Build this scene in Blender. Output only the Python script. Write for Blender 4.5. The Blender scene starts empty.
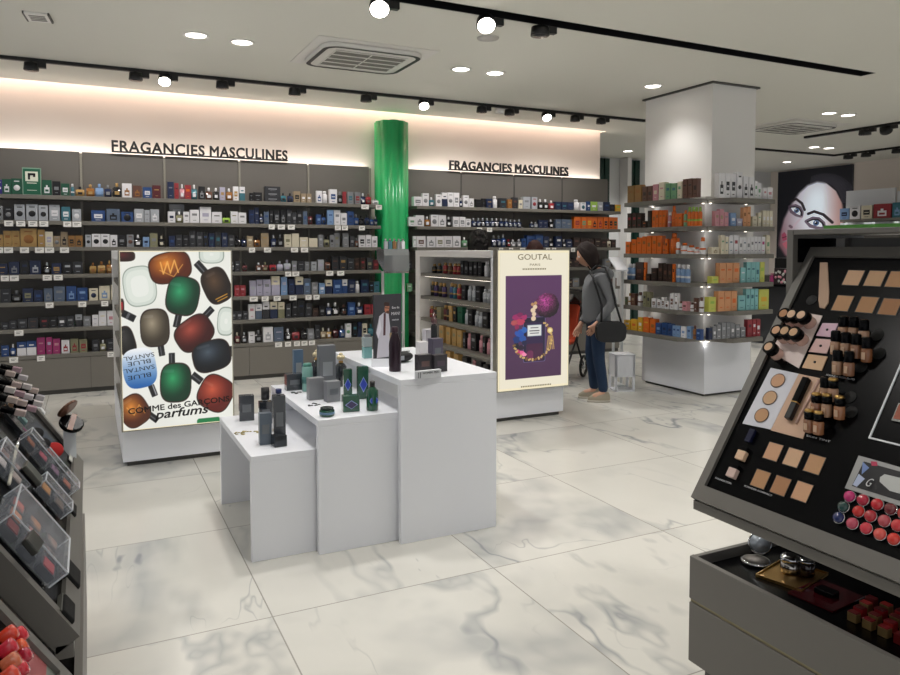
import bpy, bmesh, math, random
import numpy as np
from mathutils import Matrix, Vector
random.seed(7)
rng = np.random.RandomState(3)
SC = bpy.context.scene
COL = SC.collection
PI = math.pi

# ------------------------------------------------------------------ camera
F_PX, CX, CY, EYE = 733.0, 450.0, 285.0, 1.55
PITCH = math.atan(36 / F_PX)
YAW = math.atan(362 / F_PX * math.cos(PITCH))
cam_data = bpy.data.cameras.new('camera')
cam = bpy.data.objects.new('camera', cam_data)
COL.objects.link(cam)
cam_data.sensor_width = 36
cam_data.sensor_fit = 'HORIZONTAL'
cam_data.lens = 36 * F_PX / 900
cam_data.shift_y = -(337.5 - CY) / 900
cam_data.clip_start = 0.05
cam.location = (0, 0, EYE)
cam.rotation_euler = (PI / 2 - PITCH, 0, -YAW)
SC.camera = cam

# ------------------------------------------------------------------ world, colour
SC.view_settings.view_transform = 'Standard'
SC.view_settings.look = 'None'
SC.view_settings.gamma = 1
SC.view_settings.use_curve_mapping = False
SC.view_settings.exposure = -0.08
world = bpy.data.worlds.new('world')
SC.world = world
world.use_nodes = True
bg = world.node_tree.nodes['Background']
bg.inputs[0].default_value = (0.80, 0.82, 0.86, 1)
bg.inputs[1].default_value = 0.75

ZC = 3.34       # ceiling
WALL_Y = 9.20

# ------------------------------------------------------------------ the photograph's viewing rays, for measured placing
_R = np.array([math.cos(YAW), -math.sin(YAW), 0])
_F = np.array([math.sin(YAW) * math.cos(PITCH), math.cos(YAW) * math.cos(PITCH), -math.sin(PITCH)])
_U = np.cross(_R, _F)
_C = np.array([0, 0, EYE])
def on(u, v, ax, val):
    r = _F + _R * (u - CX) / F_PX + _U * (CY - v) / F_PX
    return _C + r * (val - _C[ax]) / r[ax]
def on_plane(u, v, p0, n):
    r = _F + _R * (u - CX) / F_PX + _U * (CY - v) / F_PX
    p0 = np.array(p0); n = np.array(n)
    return _C + r * (((p0 - _C) @ n) / (r @ n))
def depth(p):
    return float((np.array(p) - _C) @ _F)

# ------------------------------------------------------------------ materials
def lin(c):
    if isinstance(c, str):
        c = c.lstrip('#'); c = [int(c[i:i + 2], 16) / 255 for i in (0, 2, 4)]
    return tuple((x / 12.92 if x <= 0.04045 else ((x + 0.055) / 1.055) ** 2.4) for x in c)
_M = {}
def mat(name, col='#808080', rough=0.5, metal=0.0, emit=None, es=0.0, trans=0.0, alpha=1.0, coat=0.0, bump=0.0, bscale=200):
    if name in _M: return _M[name]
    m = bpy.data.materials.new(name); m.use_nodes = True
    nt = m.node_tree; b = nt.nodes['Principled BSDF']
    b.inputs['Base Color'].default_value = (*lin(col), 1)
    b.inputs['Roughness'].default_value = rough
    b.inputs['Metallic'].default_value = metal
    if emit:
        b.inputs['Emission Color'].default_value = (*lin(emit), 1)
        b.inputs['Emission Strength'].default_value = es
    if trans: b.inputs['Transmission Weight'].default_value = trans
    if alpha < 1: b.inputs['Alpha'].default_value = alpha
    if coat: b.inputs['Coat Weight'].default_value = coat
    if bump:
        tc = nt.nodes.new('ShaderNodeTexCoord'); no = nt.nodes.new('ShaderNodeTexNoise')
        no.inputs['Scale'].default_value = bscale
        bp = nt.nodes.new('ShaderNodeBump'); bp.inputs['Strength'].default_value = bump
        bp.inputs['Distance'].default_value = 0.002
        nt.links.new(tc.outputs['Object'], no.inputs['Vector'])
        nt.links.new(no.outputs['Fac'], bp.inputs['Height'])
        nt.links.new(bp.outputs['Normal'], b.inputs['Normal'])
    _M[name] = m
    return m

GREY = mat('shelf_grey', '#6f6c65', 0.5)
GREYP = mat('shelf_panel_grey', '#68645f', 0.55)
GREYL = mat('upright_grey', '#8f8b80', 0.5)
GREYB = mat('base_cabinet_grey', '#75716a', 0.5)
STAND = mat('stand_grey', '#6b6863', 0.42)
STANDD = mat('stand_dark_grey', '#4a4845', 0.5)
WHITE = mat('white_lacquer', '#e6e8ee', 0.28)
WPAINT = mat('white_paint', '#e4e2e0', 0.6)
BLACKP = mat('black_gloss_panel', '#08080a', 0.25)
BLACKP.node_tree.nodes['Principled BSDF'].inputs['Specular IOR Level'].default_value = 0.1
BLACK = mat('black_satin', '#101012', 0.4)
METAL = mat('brushed_metal', '#b9bbbe', 0.25, 1.0)
CHROME = mat('chrome', '#d8dade', 0.08, 1.0)
GOLD = mat('gold_metal', '#c9a263', 0.28, 1.0)
BRASS = mat('champagne_strip', '#8d856c', 0.4, 0.5)
GLASS = mat('clear_acrylic', '#f2f6f8', 0.06, 0, trans=0.92, alpha=0.55)
LED = mat('led_face', '#ffffff', 0.5, emit='#fff6ea', es=14)
LEDS = mat('led_small', '#ffffff', 0.5, emit='#fff2dc', es=3)

COLS = dict(wh=('white', '#dddce0'), cr=('cream', '#d3cbb6'), gy=('grey', '#7e8084'), sv=('silver', '#a4a8af'), ck=('charcoal', '#2c2d32'),
    bk=('black', '#121217'), nv=('navy', '#1a2646'), bl=('blue', '#254478'), lb=('light blue', '#7795bd'), sl=('slate blue', '#566479'),
    te=('teal', '#356a78'), tq=('turquoise', '#84bcbe'), gn=('green', '#6c9a76'), dg=('dark green', '#174f3b'), li=('lime', '#93b850'),
    gd=('gold', '#a5844f'), am=('amber', '#8c5c2c'), br=('brown', '#5f4036'), dn=('dark brown', '#2f211d'), ta=('tan', '#94836a'),
    kr=('kraft brown', '#8b6536'), rd=('red', '#8f2c34'), dr=('dark red', '#531d23'), mg=('magenta', '#983068'), pk=('pink', '#be8690'),
    orr=('orange', '#d1651f'), ye=('yellow', '#d6a630'), pu=('purple', '#3d2e5c'), lv=('lavender', '#a9a6bb'), ol=('olive', '#817f64'),
    pe=('peach', '#cf9468'), yg=('lime yellow', '#c2c45c'), vi=('dark violet', '#33247a'))
COLS['or'] = COLS['orr']
def cm(k):
    n, h = COLS[k]
    return mat('printed_' + n.replace(' ', '_'), h, 0.38)
def cg(k):
    n, h = COLS[k]
    return mat('bottle_glass_' + n.replace(' ', '_'), h, 0.1, coat=0.6)

# ------------------------------------------------------------------ mesh builder
class MB:
    def __init__(s): s.v = []; s.f = []; s.m = []; s.sm = []; s.mats = []
    def mi(s, m):
        if m not in s.mats: s.mats.append(m)
        return s.mats.index(m)
    def add(s, vs, fs, m, smooth=False):
        o = len(s.v); k = s.mi(m); s.v += [tuple(float(c) for c in p) for p in vs]
        for f in fs: s.f.append([i + o for i in f]); s.m.append(k); s.sm.append(smooth)
        return s
    def box(s, x0, x1, y0, y1, z0, z1, m, top=1.0):
        cx, cy = (x0 + x1) / 2, (y0 + y1) / 2
        T = lambda x, y: (cx + (x - cx) * top, cy + (y - cy) * top)
        vs = [(x0, y0, z0), (x1, y0, z0), (x1, y1, z0), (x0, y1, z0)] + [(*T(x, y), z1) for x, y in ((x0, y0), (x1, y0), (x1, y1), (x0, y1))]
        return s.add(vs, [(0, 3, 2, 1), (4, 5, 6, 7), (0, 1, 5, 4), (1, 2, 6, 5), (2, 3, 7, 6), (3, 0, 4, 7)], m)
    def prism(s, poly, a0, a1, m, axis='z', smooth=False):
        n = len(poly)
        if axis == 'z': P = lambda p, a: (p[0], p[1], a)
        elif axis == 'y': P = lambda p, a: (p[0], a, p[1])
        else: P = lambda p, a: (a, p[0], p[1])
        vs = [P(p, a0) for p in poly] + [P(p, a1) for p in poly]
        o = len(s.v); k = s.mi(m); s.v += vs
        for f, sm in [([*range(n)][::-1], False), ([*range(n, 2 * n)], False)] + [([i, (i + 1) % n, n + (i + 1) % n, n + i], smooth) for i in range(n)]:
            s.f.append([i + o for i in f]); s.m.append(k); s.sm.append(sm)
        return s
    def lathe(s, prof, m, c=(0, 0, 0), seg=16, M=None, sq=1.0, caps=True):
        vs = []
        for r, z in prof:
            for i in range(seg):
                a = 2 * PI * i / seg
                p = Vector((r * math.cos(a), r * math.sin(a) * sq, z))
                if M: p = M @ p
                vs.append((p[0] + c[0], p[1] + c[1], p[2] + c[2]))
        fs = []
        for j in range(len(prof) - 1):
            for i in range(seg):
                fs.append((j * seg + i, j * seg + (i + 1) % seg, (j + 1) * seg + (i + 1) % seg, (j + 1) * seg + i))
        s.add(vs, fs, m, True)
        o = len(s.v) - len(vs)
        if not caps: return s
        if prof[0][0] > 1e-5: s.f.append([o + i for i in range(seg)][::-1]); s.m.append(s.mi(m)); s.sm.append(False)
        if prof[-1][0] > 1e-5: s.f.append([o + (len(prof) - 1) * seg + i for i in range(seg)]); s.m.append(s.mi(m)); s.sm.append(False)
        return s
    def disc(s, r, z0, z1, m, seg=28):
        return s.prism([(r * math.cos(2 * PI * i / seg), r * math.sin(2 * PI * i / seg)) for i in range(seg)], z0, z1, m)
    def cyl(s, c, r, z0, z1, m, seg=16, r2=None, M=None):
        return s.lathe([(r, z0), (r if r2 is None else r2, z1)], m, c, seg, M)
    def tube(s, pts, r, m, seg=8, closed=False):
        pts = [Vector(p) for p in pts]; n = len(pts); vs = []; fs = []
        up = Vector((0, 0, 1))
        for i, p in enumerate(pts):
            a = pts[(i - 1) % n] if (closed or i > 0) else p
            b = pts[(i + 1) % n] if (closed or i < n - 1) else p
            t = (b - a).normalized()
            ref = up if abs(t.z) < 0.9 else Vector((1, 0, 0))
            x = t.cross(ref).normalized(); y = x.cross(t).normalized()
            for k in range(seg):
                an = 2 * PI * k / seg
                vs.append(tuple(p + x * (math.cos(an) * r) + y * (math.sin(an) * r)))
        for i in range(n if closed else n - 1):
            j = (i + 1) % n
            for k in range(seg): fs.append((i * seg + k, i * seg + (k + 1) % seg, j * seg + (k + 1) % seg, j * seg + k))
        if not closed: fs += [tuple(range(seg)), tuple(range((n - 1) * seg, n * seg))]
        return s.add(vs, fs, m, True)
    def ball(s, c, r, m, seg=14, rings=8, sc=(1, 1, 1), M=None):
        vs = []; fs = []
        for j in range(rings + 1):
            th = PI * j / rings
            for i in range(seg):
                a = 2 * PI * i / seg
                p = Vector((r * sc[0] * math.sin(th) * math.cos(a), r * sc[1] * math.sin(th) * math.sin(a), -r * sc[2] * math.cos(th)))
                if M: p = M @ p
                vs.append((p[0] + c[0], p[1] + c[1], p[2] + c[2]))
        for j in range(rings):
            for i in range(seg): fs.append((j * seg + i, j * seg + (i + 1) % seg, (j + 1) * seg + (i + 1) % seg, (j + 1) * seg + i))
        return s.add(vs, fs, m, True)
    def mesh(s, name):
        me = bpy.data.meshes.new(name)
        me.from_pydata(s.v, [], s.f)
        for m in s.mats: me.materials.append(m)
        me.polygons.foreach_set('material_index', s.m)
        me.polygons.foreach_set('use_smooth', s.sm)
        bm = bmesh.new(); bm.from_mesh(me)
        bmesh.ops.remove_doubles(bm, verts=bm.verts, dist=1e-6)
        bmesh.ops.recalc_face_normals(bm, faces=bm.faces)
        bm.to_mesh(me); bm.free(); me.update()
        return me
    def build(s, name, parent=None, loc=(0, 0, 0), rz=0, bevel=0, **kw):
        o = link(name, s.mesh(name), parent, loc, rz)
        if bevel:
            b = o.modifiers.new('bevel', 'BEVEL'); b.width = bevel; b.segments = 2; b.limit_method = 'ANGLE'
        if kw: tag(o, **kw)
        return o

def link(name, data, parent=None, loc=(0, 0, 0), rz=0):
    o = bpy.data.objects.new(name, data); COL.objects.link(o)
    o.location = loc; o.rotation_euler = (0, 0, rz); o.parent = parent
    return o
def tag(o, label=None, cat=None, group=None, kind=None):
    if label: o['label'] = label
    if cat: o['category'] = cat
    if group: o['group'] = group
    if kind: o['kind'] = kind
    return o
def thing(name, label, cat, loc=(0, 0, 0), rz=0, group=None):
    o = link(name, None, None, loc, rz); o.empty_display_size = 0.1
    return tag(o, label, cat, group)
def struct(mb, name, **k):
    o = mb.build(name, **k); o['kind'] = 'structure'; return o

def text_mesh(name, body, size, m, parent=None, mw=None, width=None, extrude=0.002, shear=0.0, bold=0.0, align='LEFT', height=None):
    cu = bpy.data.curves.new(name, 'FONT'); cu.body = body; cu.size = size; cu.extrude = extrude; cu.shear = shear
    cu.align_x = align; cu.resolution_u = 3; cu.space_character = 1.0 + (.08 if bold > .003 else 0); cu.bevel_depth = bold; cu.bevel_resolution = 0
    t = bpy.data.objects.new(name, cu); COL.objects.link(t)
    bpy.context.view_layer.update()
    me = bpy.data.meshes.new_from_object(t.evaluated_get(bpy.context.evaluated_depsgraph_get()))
    COL.objects.unlink(t); bpy.data.objects.remove(t); bpy.data.curves.remove(cu)
    me.name = name; me.materials.clear(); me.materials.append(m)
    xs = [v.co.x for v in me.vertices]; ys = [v.co.y for v in me.vertices]
    sx = width / (max(xs) - min(xs)) if width else 1
    sy = height / (max(ys) - min(ys)) if height else (sx if width else 1)
    ax = min(xs) if align == 'LEFT' else (max(xs) + min(xs)) / 2
    for v in me.vertices: v.co.x = (v.co.x - ax) * sx; v.co.y *= sy
    o = bpy.data.objects.new(name, me); COL.objects.link(o); o.parent = parent
    if mw is not None:
        o.matrix_local = mw
    return o
def facing_minus_y(x, y, z):      # text/poster upright, read from -Y side
    return Matrix.Translation((x, y, z)) @ Matrix.Rotation(PI / 2, 4, 'X')

# ------------------------------------------------------------------ printed pictures (colour per point of a fine grid)
def pic_mat(name, emit=0.0, rough=0.4):
    if name in _M: return _M[name]
    m = bpy.data.materials.new(name); m.use_nodes = True; nt = m.node_tree; b = nt.nodes['Principled BSDF']
    a = nt.nodes.new('ShaderNodeAttribute'); a.attribute_name = 'print'
    b.inputs['Roughness'].default_value = rough
    if emit > .7: b.inputs['Base Color'].default_value = (.02, .02, .02, 1)
    else: nt.links.new(a.outputs['Color'], b.inputs['Base Color'])
    if emit:
        nt.links.new(a.outputs['Color'], b.inputs['Emission Color']); b.inputs['Emission Strength'].default_value = emit
    _M[name] = m
    return m
def picture(name, img, w, h, m, parent, mw, thick=0.004):
    H, W, _ = img.shape
    xs = np.linspace(0, w, W); ys = np.linspace(h, 0, H)
    X, Y = np.meshgrid(xs, ys)
    V = np.stack([X.ravel(), Y.ravel(), np.zeros(W * H)], 1)
    idx = np.arange(W * H).reshape(H, W)
    Fq = np.stack([idx[1:, :-1].ravel(), idx[1:, 1:].ravel(), idx[:-1, 1:].ravel(), idx[:-1, :-1].ravel()], 1)
    back = [(0, 0, -thick), (w, 0, -thick), (w, h, -thick), (0, h, -thick)]
    n = W * H
    verts = V.tolist() + back
    c = [idx[-1, 0], idx[-1, -1], idx[0, -1], idx[0, 0]]
    faces = Fq.tolist() + [[n + 3, n + 2, n + 1, n]] + [[int(c[(i + 1) % 4]), int(c[i]), n + i, n + (i + 1) % 4] for i in range(4)]
    me = bpy.data.meshes.new(name); me.from_pydata(verts, [], faces)
    me.materials.append(m)
    a = me.color_attributes.new('print', 'FLOAT_COLOR', 'POINT')
    cl = np.clip(img, 0, 1).reshape(-1, 3)
    cl = np.where(cl <= 0.04045, cl / 12.92, ((cl + 0.055) / 1.055) ** 2.4)
    cl = np.concatenate([cl, np.full((4, 3), 0.2)]); cl = np.concatenate([cl, np.ones((len(cl), 1))], 1)
    a.data.foreach_set('color', cl.astype(np.float32).ravel())
    me.update()
    o = bpy.data.objects.new(name, me); COL.objects.link(o); o.parent = parent; o.matrix_local = mw
    return o
def hexa(h): return np.array([int(h.lstrip('#')[i:i + 2], 16) / 255 for i in (0, 2, 4)])
class Pic:
    def __init__(s, W, H, sc, col):      # W,H in drawing units, sc samples per unit
        s.w, s.h = W, H
        s.X, s.Y = np.meshgrid(np.linspace(0, W, int(W * sc)), np.linspace(0, H, int(H * sc)))
        s.I = np.ones((*s.X.shape, 3)) * hexa(col)
        s.aa = 0.8 / sc
    def put(s, d, col, a=1.0):           # d signed distance, negative inside
        k = (np.clip(0.5 - d / s.aa, 0, 1) * a)[..., None]
        s.I = s.I * (1 - k) + (hexa(col) if isinstance(col, str) else col) * k
    def rot(s, cx, cy, deg):
        a = math.radians(deg); x = s.X - cx; y = s.Y - cy
        return x * math.cos(a) + y * math.sin(a), -x * math.sin(a) + y * math.cos(a)
    def rbox(s, cx, cy, w, h, deg, r=0, p=None):
        x, y = s.rot(cx, cy, deg)
        if p: return ((np.abs(x / (w / 2)) ** p + np.abs(y / (h / 2)) ** p) ** (1 / p) - 1) * min(w, h) / 2
        qx = np.abs(x) - w / 2 + r; qy = np.abs(y) - h / 2 + r
        return np.hypot(np.maximum(qx, 0), np.maximum(qy, 0)) + np.minimum(np.maximum(qx, qy), 0) - r
    def line(s, x0, y0, x1, y1, w):
        dx, dy = x1 - x0, y1 - y0; L = dx * dx + dy * dy + 1e-9
        t = np.clip(((s.X - x0) * dx + (s.Y - y0) * dy) / L, 0, 1)
        return np.hypot(s.X - x0 - t * dx, s.Y - y0 - t * dy) - w / 2
    def path(s, pts, w, col, a=1.0):
        d = None
        for p, q in zip(pts, pts[1:]):
            e = s.line(*p, *q, w); d = e if d is None else np.minimum(d, e)
        s.put(d, col, a)
    def poly(s, pts):
        ins = np.zeros(s.X.shape, bool); d = np.full(s.X.shape, 1e9)
        n = len(pts)
        for i in range(n):
            x0, y0 = pts[i]; x1, y1 = pts[(i + 1) % n]
            d = np.minimum(d, s.line(x0, y0, x1, y1, 0))
            if y0 != y1:
                c = ((y0 > s.Y) != (y1 > s.Y)) & (s.X < (x1 - x0) * (s.Y - y0) / (y1 - y0) + x0)
                ins ^= c
        return np.where(ins, -d, d)
def noise2(X, Y, s, seed):
    r = np.random.RandomState(seed); g = r.rand(64, 64)
    x = X / s % 63; y = Y / s % 63; i = np.floor(x).astype(int); j = np.floor(y).astype(int); fx = x - i; fy = y - j
    fx = fx * fx * (3 - 2 * fx); fy = fy * fy * (3 - 2 * fy)
    return (g[j, i] * (1 - fx) + g[j, i + 1] * fx) * (1 - fy) + (g[j + 1, i] * (1 - fx) + g[j + 1, i + 1] * fx) * fy

# ================================================================== ROOM SHELL
def marble():
    m = bpy.data.materials.new('marble_tiles'); m.use_nodes = True; nt = m.node_tree; N = nt.nodes; L = nt.links
    b = N['Principled BSDF']; b.inputs['Roughness'].default_value = 0.27
    geo = N.new('ShaderNodeNewGeometry'); sep = N.new('ShaderNodeSeparateXYZ'); L.new(geo.outputs['Position'], sep.inputs[0])
    def math_(op, a, bb=None, c=None):
        n = N.new('ShaderNodeMath'); n.operation = op
        for i, v in enumerate((a, bb, c)):
            if v is None: continue
            if isinstance(v, (int, float)): n.inputs[i].default_value = v
            else: L.new(v, n.inputs[i])
        return n.outputs[0]
    T = 1.095
    fx = math_('DIVIDE', math_('SUBTRACT', sep.outputs[0], 0.665), 1.07); fy = math_('DIVIDE', math_('SUBTRACT', sep.outputs[1], 3.04), T)
    ix = math_('FLOOR', fx); iy = math_('FLOOR', fy)
    jx = math_('ABSOLUTE', math_('SUBTRACT', math_('FRACT', math_('ADD', fx, 0.5)), 0.5)); jy = math_('ABSOLUTE', math_('SUBTRACT', math_('FRACT', math_('ADD', fy, 0.5)), 0.5))
    joint = math_('LESS_THAN', math_('MINIMUM', jx, jy), 0.0028)
    cv = N.new('ShaderNodeCombineXYZ'); L.new(ix, cv.inputs[0]); L.new(iy, cv.inputs[1])
    wn = N.new('ShaderNodeTexWhiteNoise'); L.new(cv.outputs[0], wn.inputs['Vector'])
    sc = N.new('ShaderNodeVectorMath'); sc.operation = 'SCALE'; L.new(wn.outputs['Color'], sc.inputs[0]); sc.inputs['Scale'].default_value = 23
    ad = N.new('ShaderNodeVectorMath'); ad.operation = 'ADD'; L.new(geo.outputs['Position'], ad.inputs[0]); L.new(sc.outputs[0], ad.inputs[1])
    def vein(scale, det, dist, width, stretch):
        mp = N.new('ShaderNodeMapping'); mp.inputs['Rotation'].default_value = (0, 0, stretch); mp.inputs['Scale'].default_value = (1.0, 0.45, 1)
        L.new(ad.outputs[0], mp.inputs[0])
        n = N.new('ShaderNodeTexNoise'); n.inputs['Scale'].default_value = scale; n.inputs['Detail'].default_value = det
        n.inputs['Roughness'].default_value = 0.55; n.inputs['Distortion'].default_value = dist
        L.new(mp.outputs[0], n.inputs['Vector'])
        d = math_('ABSOLUTE', math_('SUBTRACT', n.outputs['Fac'], 0.5))
        mr = N.new('ShaderNodeMapRange'); mr.inputs[1].default_value = 0; mr.inputs[2].default_value = width; mr.inputs[3].default_value = 1; mr.inputs[4].default_value = 0
        L.new(d, mr.inputs[0]); return mr.outputs[0]
    v1 = vein(0.6, 5, 0.3, 0.012, 0.9); v2 = vein(1.3, 4, 0.5, 0.006, -0.6)
    v3 = vein(0.5, 5, 0.45, 0.055, 0.75)
    big = N.new('ShaderNodeTexNoise'); big.inputs['Scale'].default_value = 1.6; big.inputs['Detail'].default_value = 3; L.new(ad.outputs[0], big.inputs['Vector'])
    mask = N.new('ShaderNodeMapRange'); mask.inputs[1].default_value = 0.46; mask.inputs[2].default_value = 0.62; L.new(big.outputs['Fac'], mask.inputs[0])
    v = math_('MAXIMUM', math_('MULTIPLY', v1, math_('MULTIPLY_ADD', mask.outputs[0], 0.75, 0.35)), math_('MULTIPLY', v2, math_('MULTIPLY', mask.outputs[0], 0.6)))
    v = math_('MAXIMUM', v, math_('MULTIPLY', math_('MULTIPLY', v3, mask.outputs[0]), 0.62))
    soft = N.new('ShaderNodeTexNoise'); soft.inputs['Scale'].default_value = 2.4; soft.inputs['Detail'].default_value = 6; L.new(ad.outputs[0], soft.inputs['Vector'])
    r0 = N.new('ShaderNodeMapRange'); r0.inputs[1].default_value = 0.48; r0.inputs[2].default_value = 0.75; r0.inputs[3].default_value = 0; r0.inputs[4].default_value = 0.28; L.new(soft.outputs['Fac'], r0.inputs[0])
    mx = N.new('ShaderNodeMix'); mx.data_type = 'RGBA'; mx.inputs[6].default_value = (*lin('#d2d0c9'), 1); mx.inputs[7].default_value = (*lin('#bdbdb6'), 1); L.new(r0.outputs[0], mx.inputs[0])
    m2 = N.new('ShaderNodeMix'); m2.data_type = 'RGBA'; m2.inputs[7].default_value = (*lin('#95989a'), 1); L.new(mx.outputs[2], m2.inputs[6]); L.new(v, m2.inputs[0])
    m3 = N.new('ShaderNodeMix'); m3.data_type = 'RGBA'; m3.inputs[7].default_value = (*lin('#9c9992'), 1); L.new(m2.outputs[2], m3.inputs[6]); L.new(joint, m3.inputs[0])
    L.new(m3.outputs[2], b.inputs['Base Color'])
    return m

struct(MB().box(-4, 17, -4, 13, -0.1, 0, marble()), 'floor')
CEIL = mat('ceiling_paint', '#dddcd3', 0.8)
WALLM = mat('wall_paint_warm', '#e6dbd2', 0.7)
WALLG = mat('wall_paint_cool', '#cfd0d0', 0.7)
# ceiling with the long recessed slot for the black lighting channel
cb = MB()
SX0, SX1, SY0, SY1 = -4.0, 7.24, 4.86, 5.03
cb.box(-4, 17, -4, SY0, ZC, ZC + .15, CEIL); cb.box(-4, 17, SY1, 9.04, ZC, ZC + .15, CEIL); cb.box(7.12, 17, 9.04, 9.32, ZC, ZC + .15, CEIL); cb.box(-4, 17, 9.32, 13, ZC, ZC + .15, CEIL)
cb.box(-4, 7.12, 8.97, 9.33, 3.58, 3.62, CEIL); cb.box(-4, 7.12, 9.02, 9.04, ZC + .15, 3.58, CEIL); cb.box(-4, 7.12, 9.32, 9.34, ZC + .15, 3.58, CEIL); cb.box(SX1, 17, SY0, SY1, ZC, ZC + .15, CEIL)
struct(cb, 'ceiling')
struct(MB().box(-4, 7.12, WALL_Y, WALL_Y + .12, 0, 3.58, WALLM), 'wall_back')
struct(MB().box(-4, 11.2, 11.6, 11.75, 0, ZC, WALLG).box(11.2, 17, 12.1, 12.25, 0, ZC, WALLG).box(11.1, 11.25, 11.7, 12.2, 0, ZC, WALLG), 'wall_far')
struct(MB().box(14.3, 14.45, -1, 12.1, 0, ZC, WALLM), 'wall_right')
# white pillar
pm = MB(); pm.box(6.03, 6.68, 5.87, 6.92, 0.0, ZC, WPAINT)
struct(pm, 'trim_pillar')
pm = MB(); pm.box(6.00, 6.71, 5.84, 6.95, ZC - .02, ZC - .002, STANDD); struct(pm, 'trim_pillar_shadow_line')  # dark slab stands in for the thin shadow line under the ceiling

# ------------------------------------------------------------------ ceiling fittings
def look_matrix(loc, direction):
    q = Vector(direction).to_track_quat('-Z', 'Y'); return Matrix.Translation(loc) @ q.to_matrix().to_4x4()
def lamp(kind, loc, direction, energy, color=(1, .968, .93), size=.1, spot=None, blend=.6, sizey=None, spread=None, name='lamp_light', parent=None):
    l = bpy.data.lights.new(name, kind); l.energy = energy; l.color = color
    if kind == 'AREA':
        l.size = size
        if sizey: l.shape = 'RECTANGLE'; l.size_y = sizey
        else: l.shape = 'DISK'
        if spread: l.spread = spread
    else:
        l.shadow_soft_size = size
        if kind == 'SPOT': l.spot_size = spot; l.spot_blend = blend
    o = bpy.data.objects.new(name, l); COL.objects.link(o); o.matrix_world = look_matrix(loc, direction)
    return o
RIM = mat('downlight_rim', '#e8e6e2', 0.4)
DL = [(196, 35, 'left of the pair above the fluted ceiling vent area'), (242, 42, ''), (461, 69, ''), (495, 73, ''), (653, 86, ''), (829, 113, ''), (848, 115, ''), (814, 147, ''), (829, 148, ''), (628, 151, ''), (787, 162, '')]
DLL = ['round white recessed downlight, leftmost one in the ceiling', 'round white recessed downlight, second from left, above the left sign',
       'round white recessed downlight, left of the pair right of the air conditioner', 'round white recessed downlight, right of the pair right of the air conditioner',
       'round recessed downlight just left of the white pillar top', 'round recessed downlight, left of the pair between black slot and right track',
       'round recessed downlight, right of the pair between black slot and right track', 'small far downlight, left of the pair above the face poster',
       'small far downlight, right of the pair above the face poster', 'small far downlight between wall shelving and white pillar', 'lone far downlight above the left edge of the face poster']
for i_, ((u, v, _), lb) in enumerate(zip(DL, DLL)):
    p = on(u, v, 2, ZC)
    t = thing('recessed_downlight', lb, 'ceiling light', (p[0], p[1], ZC), 0, 'recessed downlights')
    MB().lathe([(.105, 0.0), (.108, -.006), (.088, -.010), (.082, -.002)], RIM, seg=24, caps=False).build('rim', t)
    MB().lathe([(.082, -.002), (.0001, -.0021)], LED, seg=24).build('lens', t)
    lamp('SPOT', (p[0], p[1], ZC - .03), (0, 0, -1), 50 if (u, v) == (653, 86) else (170 if i_ > 4 else 100), size=.09, spot=math.radians(115), blend=.9)
# unseen fill downlights, added outside the picture to brighten the shop
for x, y in [(-1.6, 6.5), (-1.2, 3.2), (1.0, 2.6), (3.4, 2.6), (5.6, 2.6), (1.0, -0.6), (3.4, -0.6), (-1.2, -.6), (8.2, 3.2), (10.8, 3.6), (1.2, 4.3), (3.2, 3.9), (7.2, 3.0), (3.3, 0.9), (12.6, 4.6), (12.8, 2.6)]:
    lamp('SPOT', (x, y, ZC - .03), (0, 0, -1), 112, size=.1, spot=math.radians(120), blend=.9)
    t = thing('recessed_downlight', 'added round white fill downlight outside the upper picture edge', 'ceiling light', (x, y, ZC), 0, 'added fill downlights outside the picture')
    MB().lathe([(.105, 0.0), (.108, -.006), (.088, -.010), (.082, -.002)], RIM, seg=24, caps=False).build('rim', t)
    MB().lathe([(.082, -.002), (.0001, -.0021)], LED, seg=24).build('lens', t)

# tracks
def spot_head(u, v, lit, label, zz=3.24, d=(0.0, .55, -.83), big=1.0, plane=None, rz=0):
    p = on(u, v, 2, zz)
    if plane is not None: p = np.array(plane)
    t = thing('track_spotlight', label, 'spotlight', (p[0], p[1], ZC - .035), rz, 'black track spotlights')
    MB().box(.055 * big, .125 * big, -.024, .024, -.050, .0005, BLACK).build('adapter', t)
    MB().cyl((0, 0, 0), .022, -.05, .0005, BLACK, 12).build('arm', t)
    q = Vector(d).to_track_quat('Z', 'Y').to_matrix().to_4x4()
    c = (0, 0, -.045)
    if not lit: q = Matrix.Rotation(PI, 4, 'X')
    h = MB(); h.lathe([(.03, -.040), (.060 * big, -.035), (.066 * big, .03), (.062 * big, .035)], BLACK, c, 18, q)
    ho = h.build('lamp_head', t)
    l = MB(); l.lathe([(.058 * big, .0355), (.0001, .036)], LED if lit else mat('unlit_lens', '#2c2c2e', 0.2), c, 18, q); l.build('lens', t)
    return t, Vector((p[0], p[1], ZC - .085)), Vector(d)
tk = thing('lighting_track', 'long black lighting track along the back wall above the shelving', 'track', (0, 8.0, ZC))
MB().box(-3.8, 6.95, -.02, .02, -.034, -.001, BLACK).build('rail', tk)
TK = [(30, 65, 0), (136, 78, 0), (166, 79, 1), (224, 85, 0), (297, 92, 0), (369, 99, 0), (426, 105, 1), (483, 111, 0), (513, 113, 0), (552, 116, 1), (580, 119, 0), (604, 122, 0)]
nm = ['first', 'second', 'third', 'fourth', 'fifth', 'sixth', 'seventh', 'eighth', 'ninth', 'tenth', 'eleventh', 'twelfth']
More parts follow.
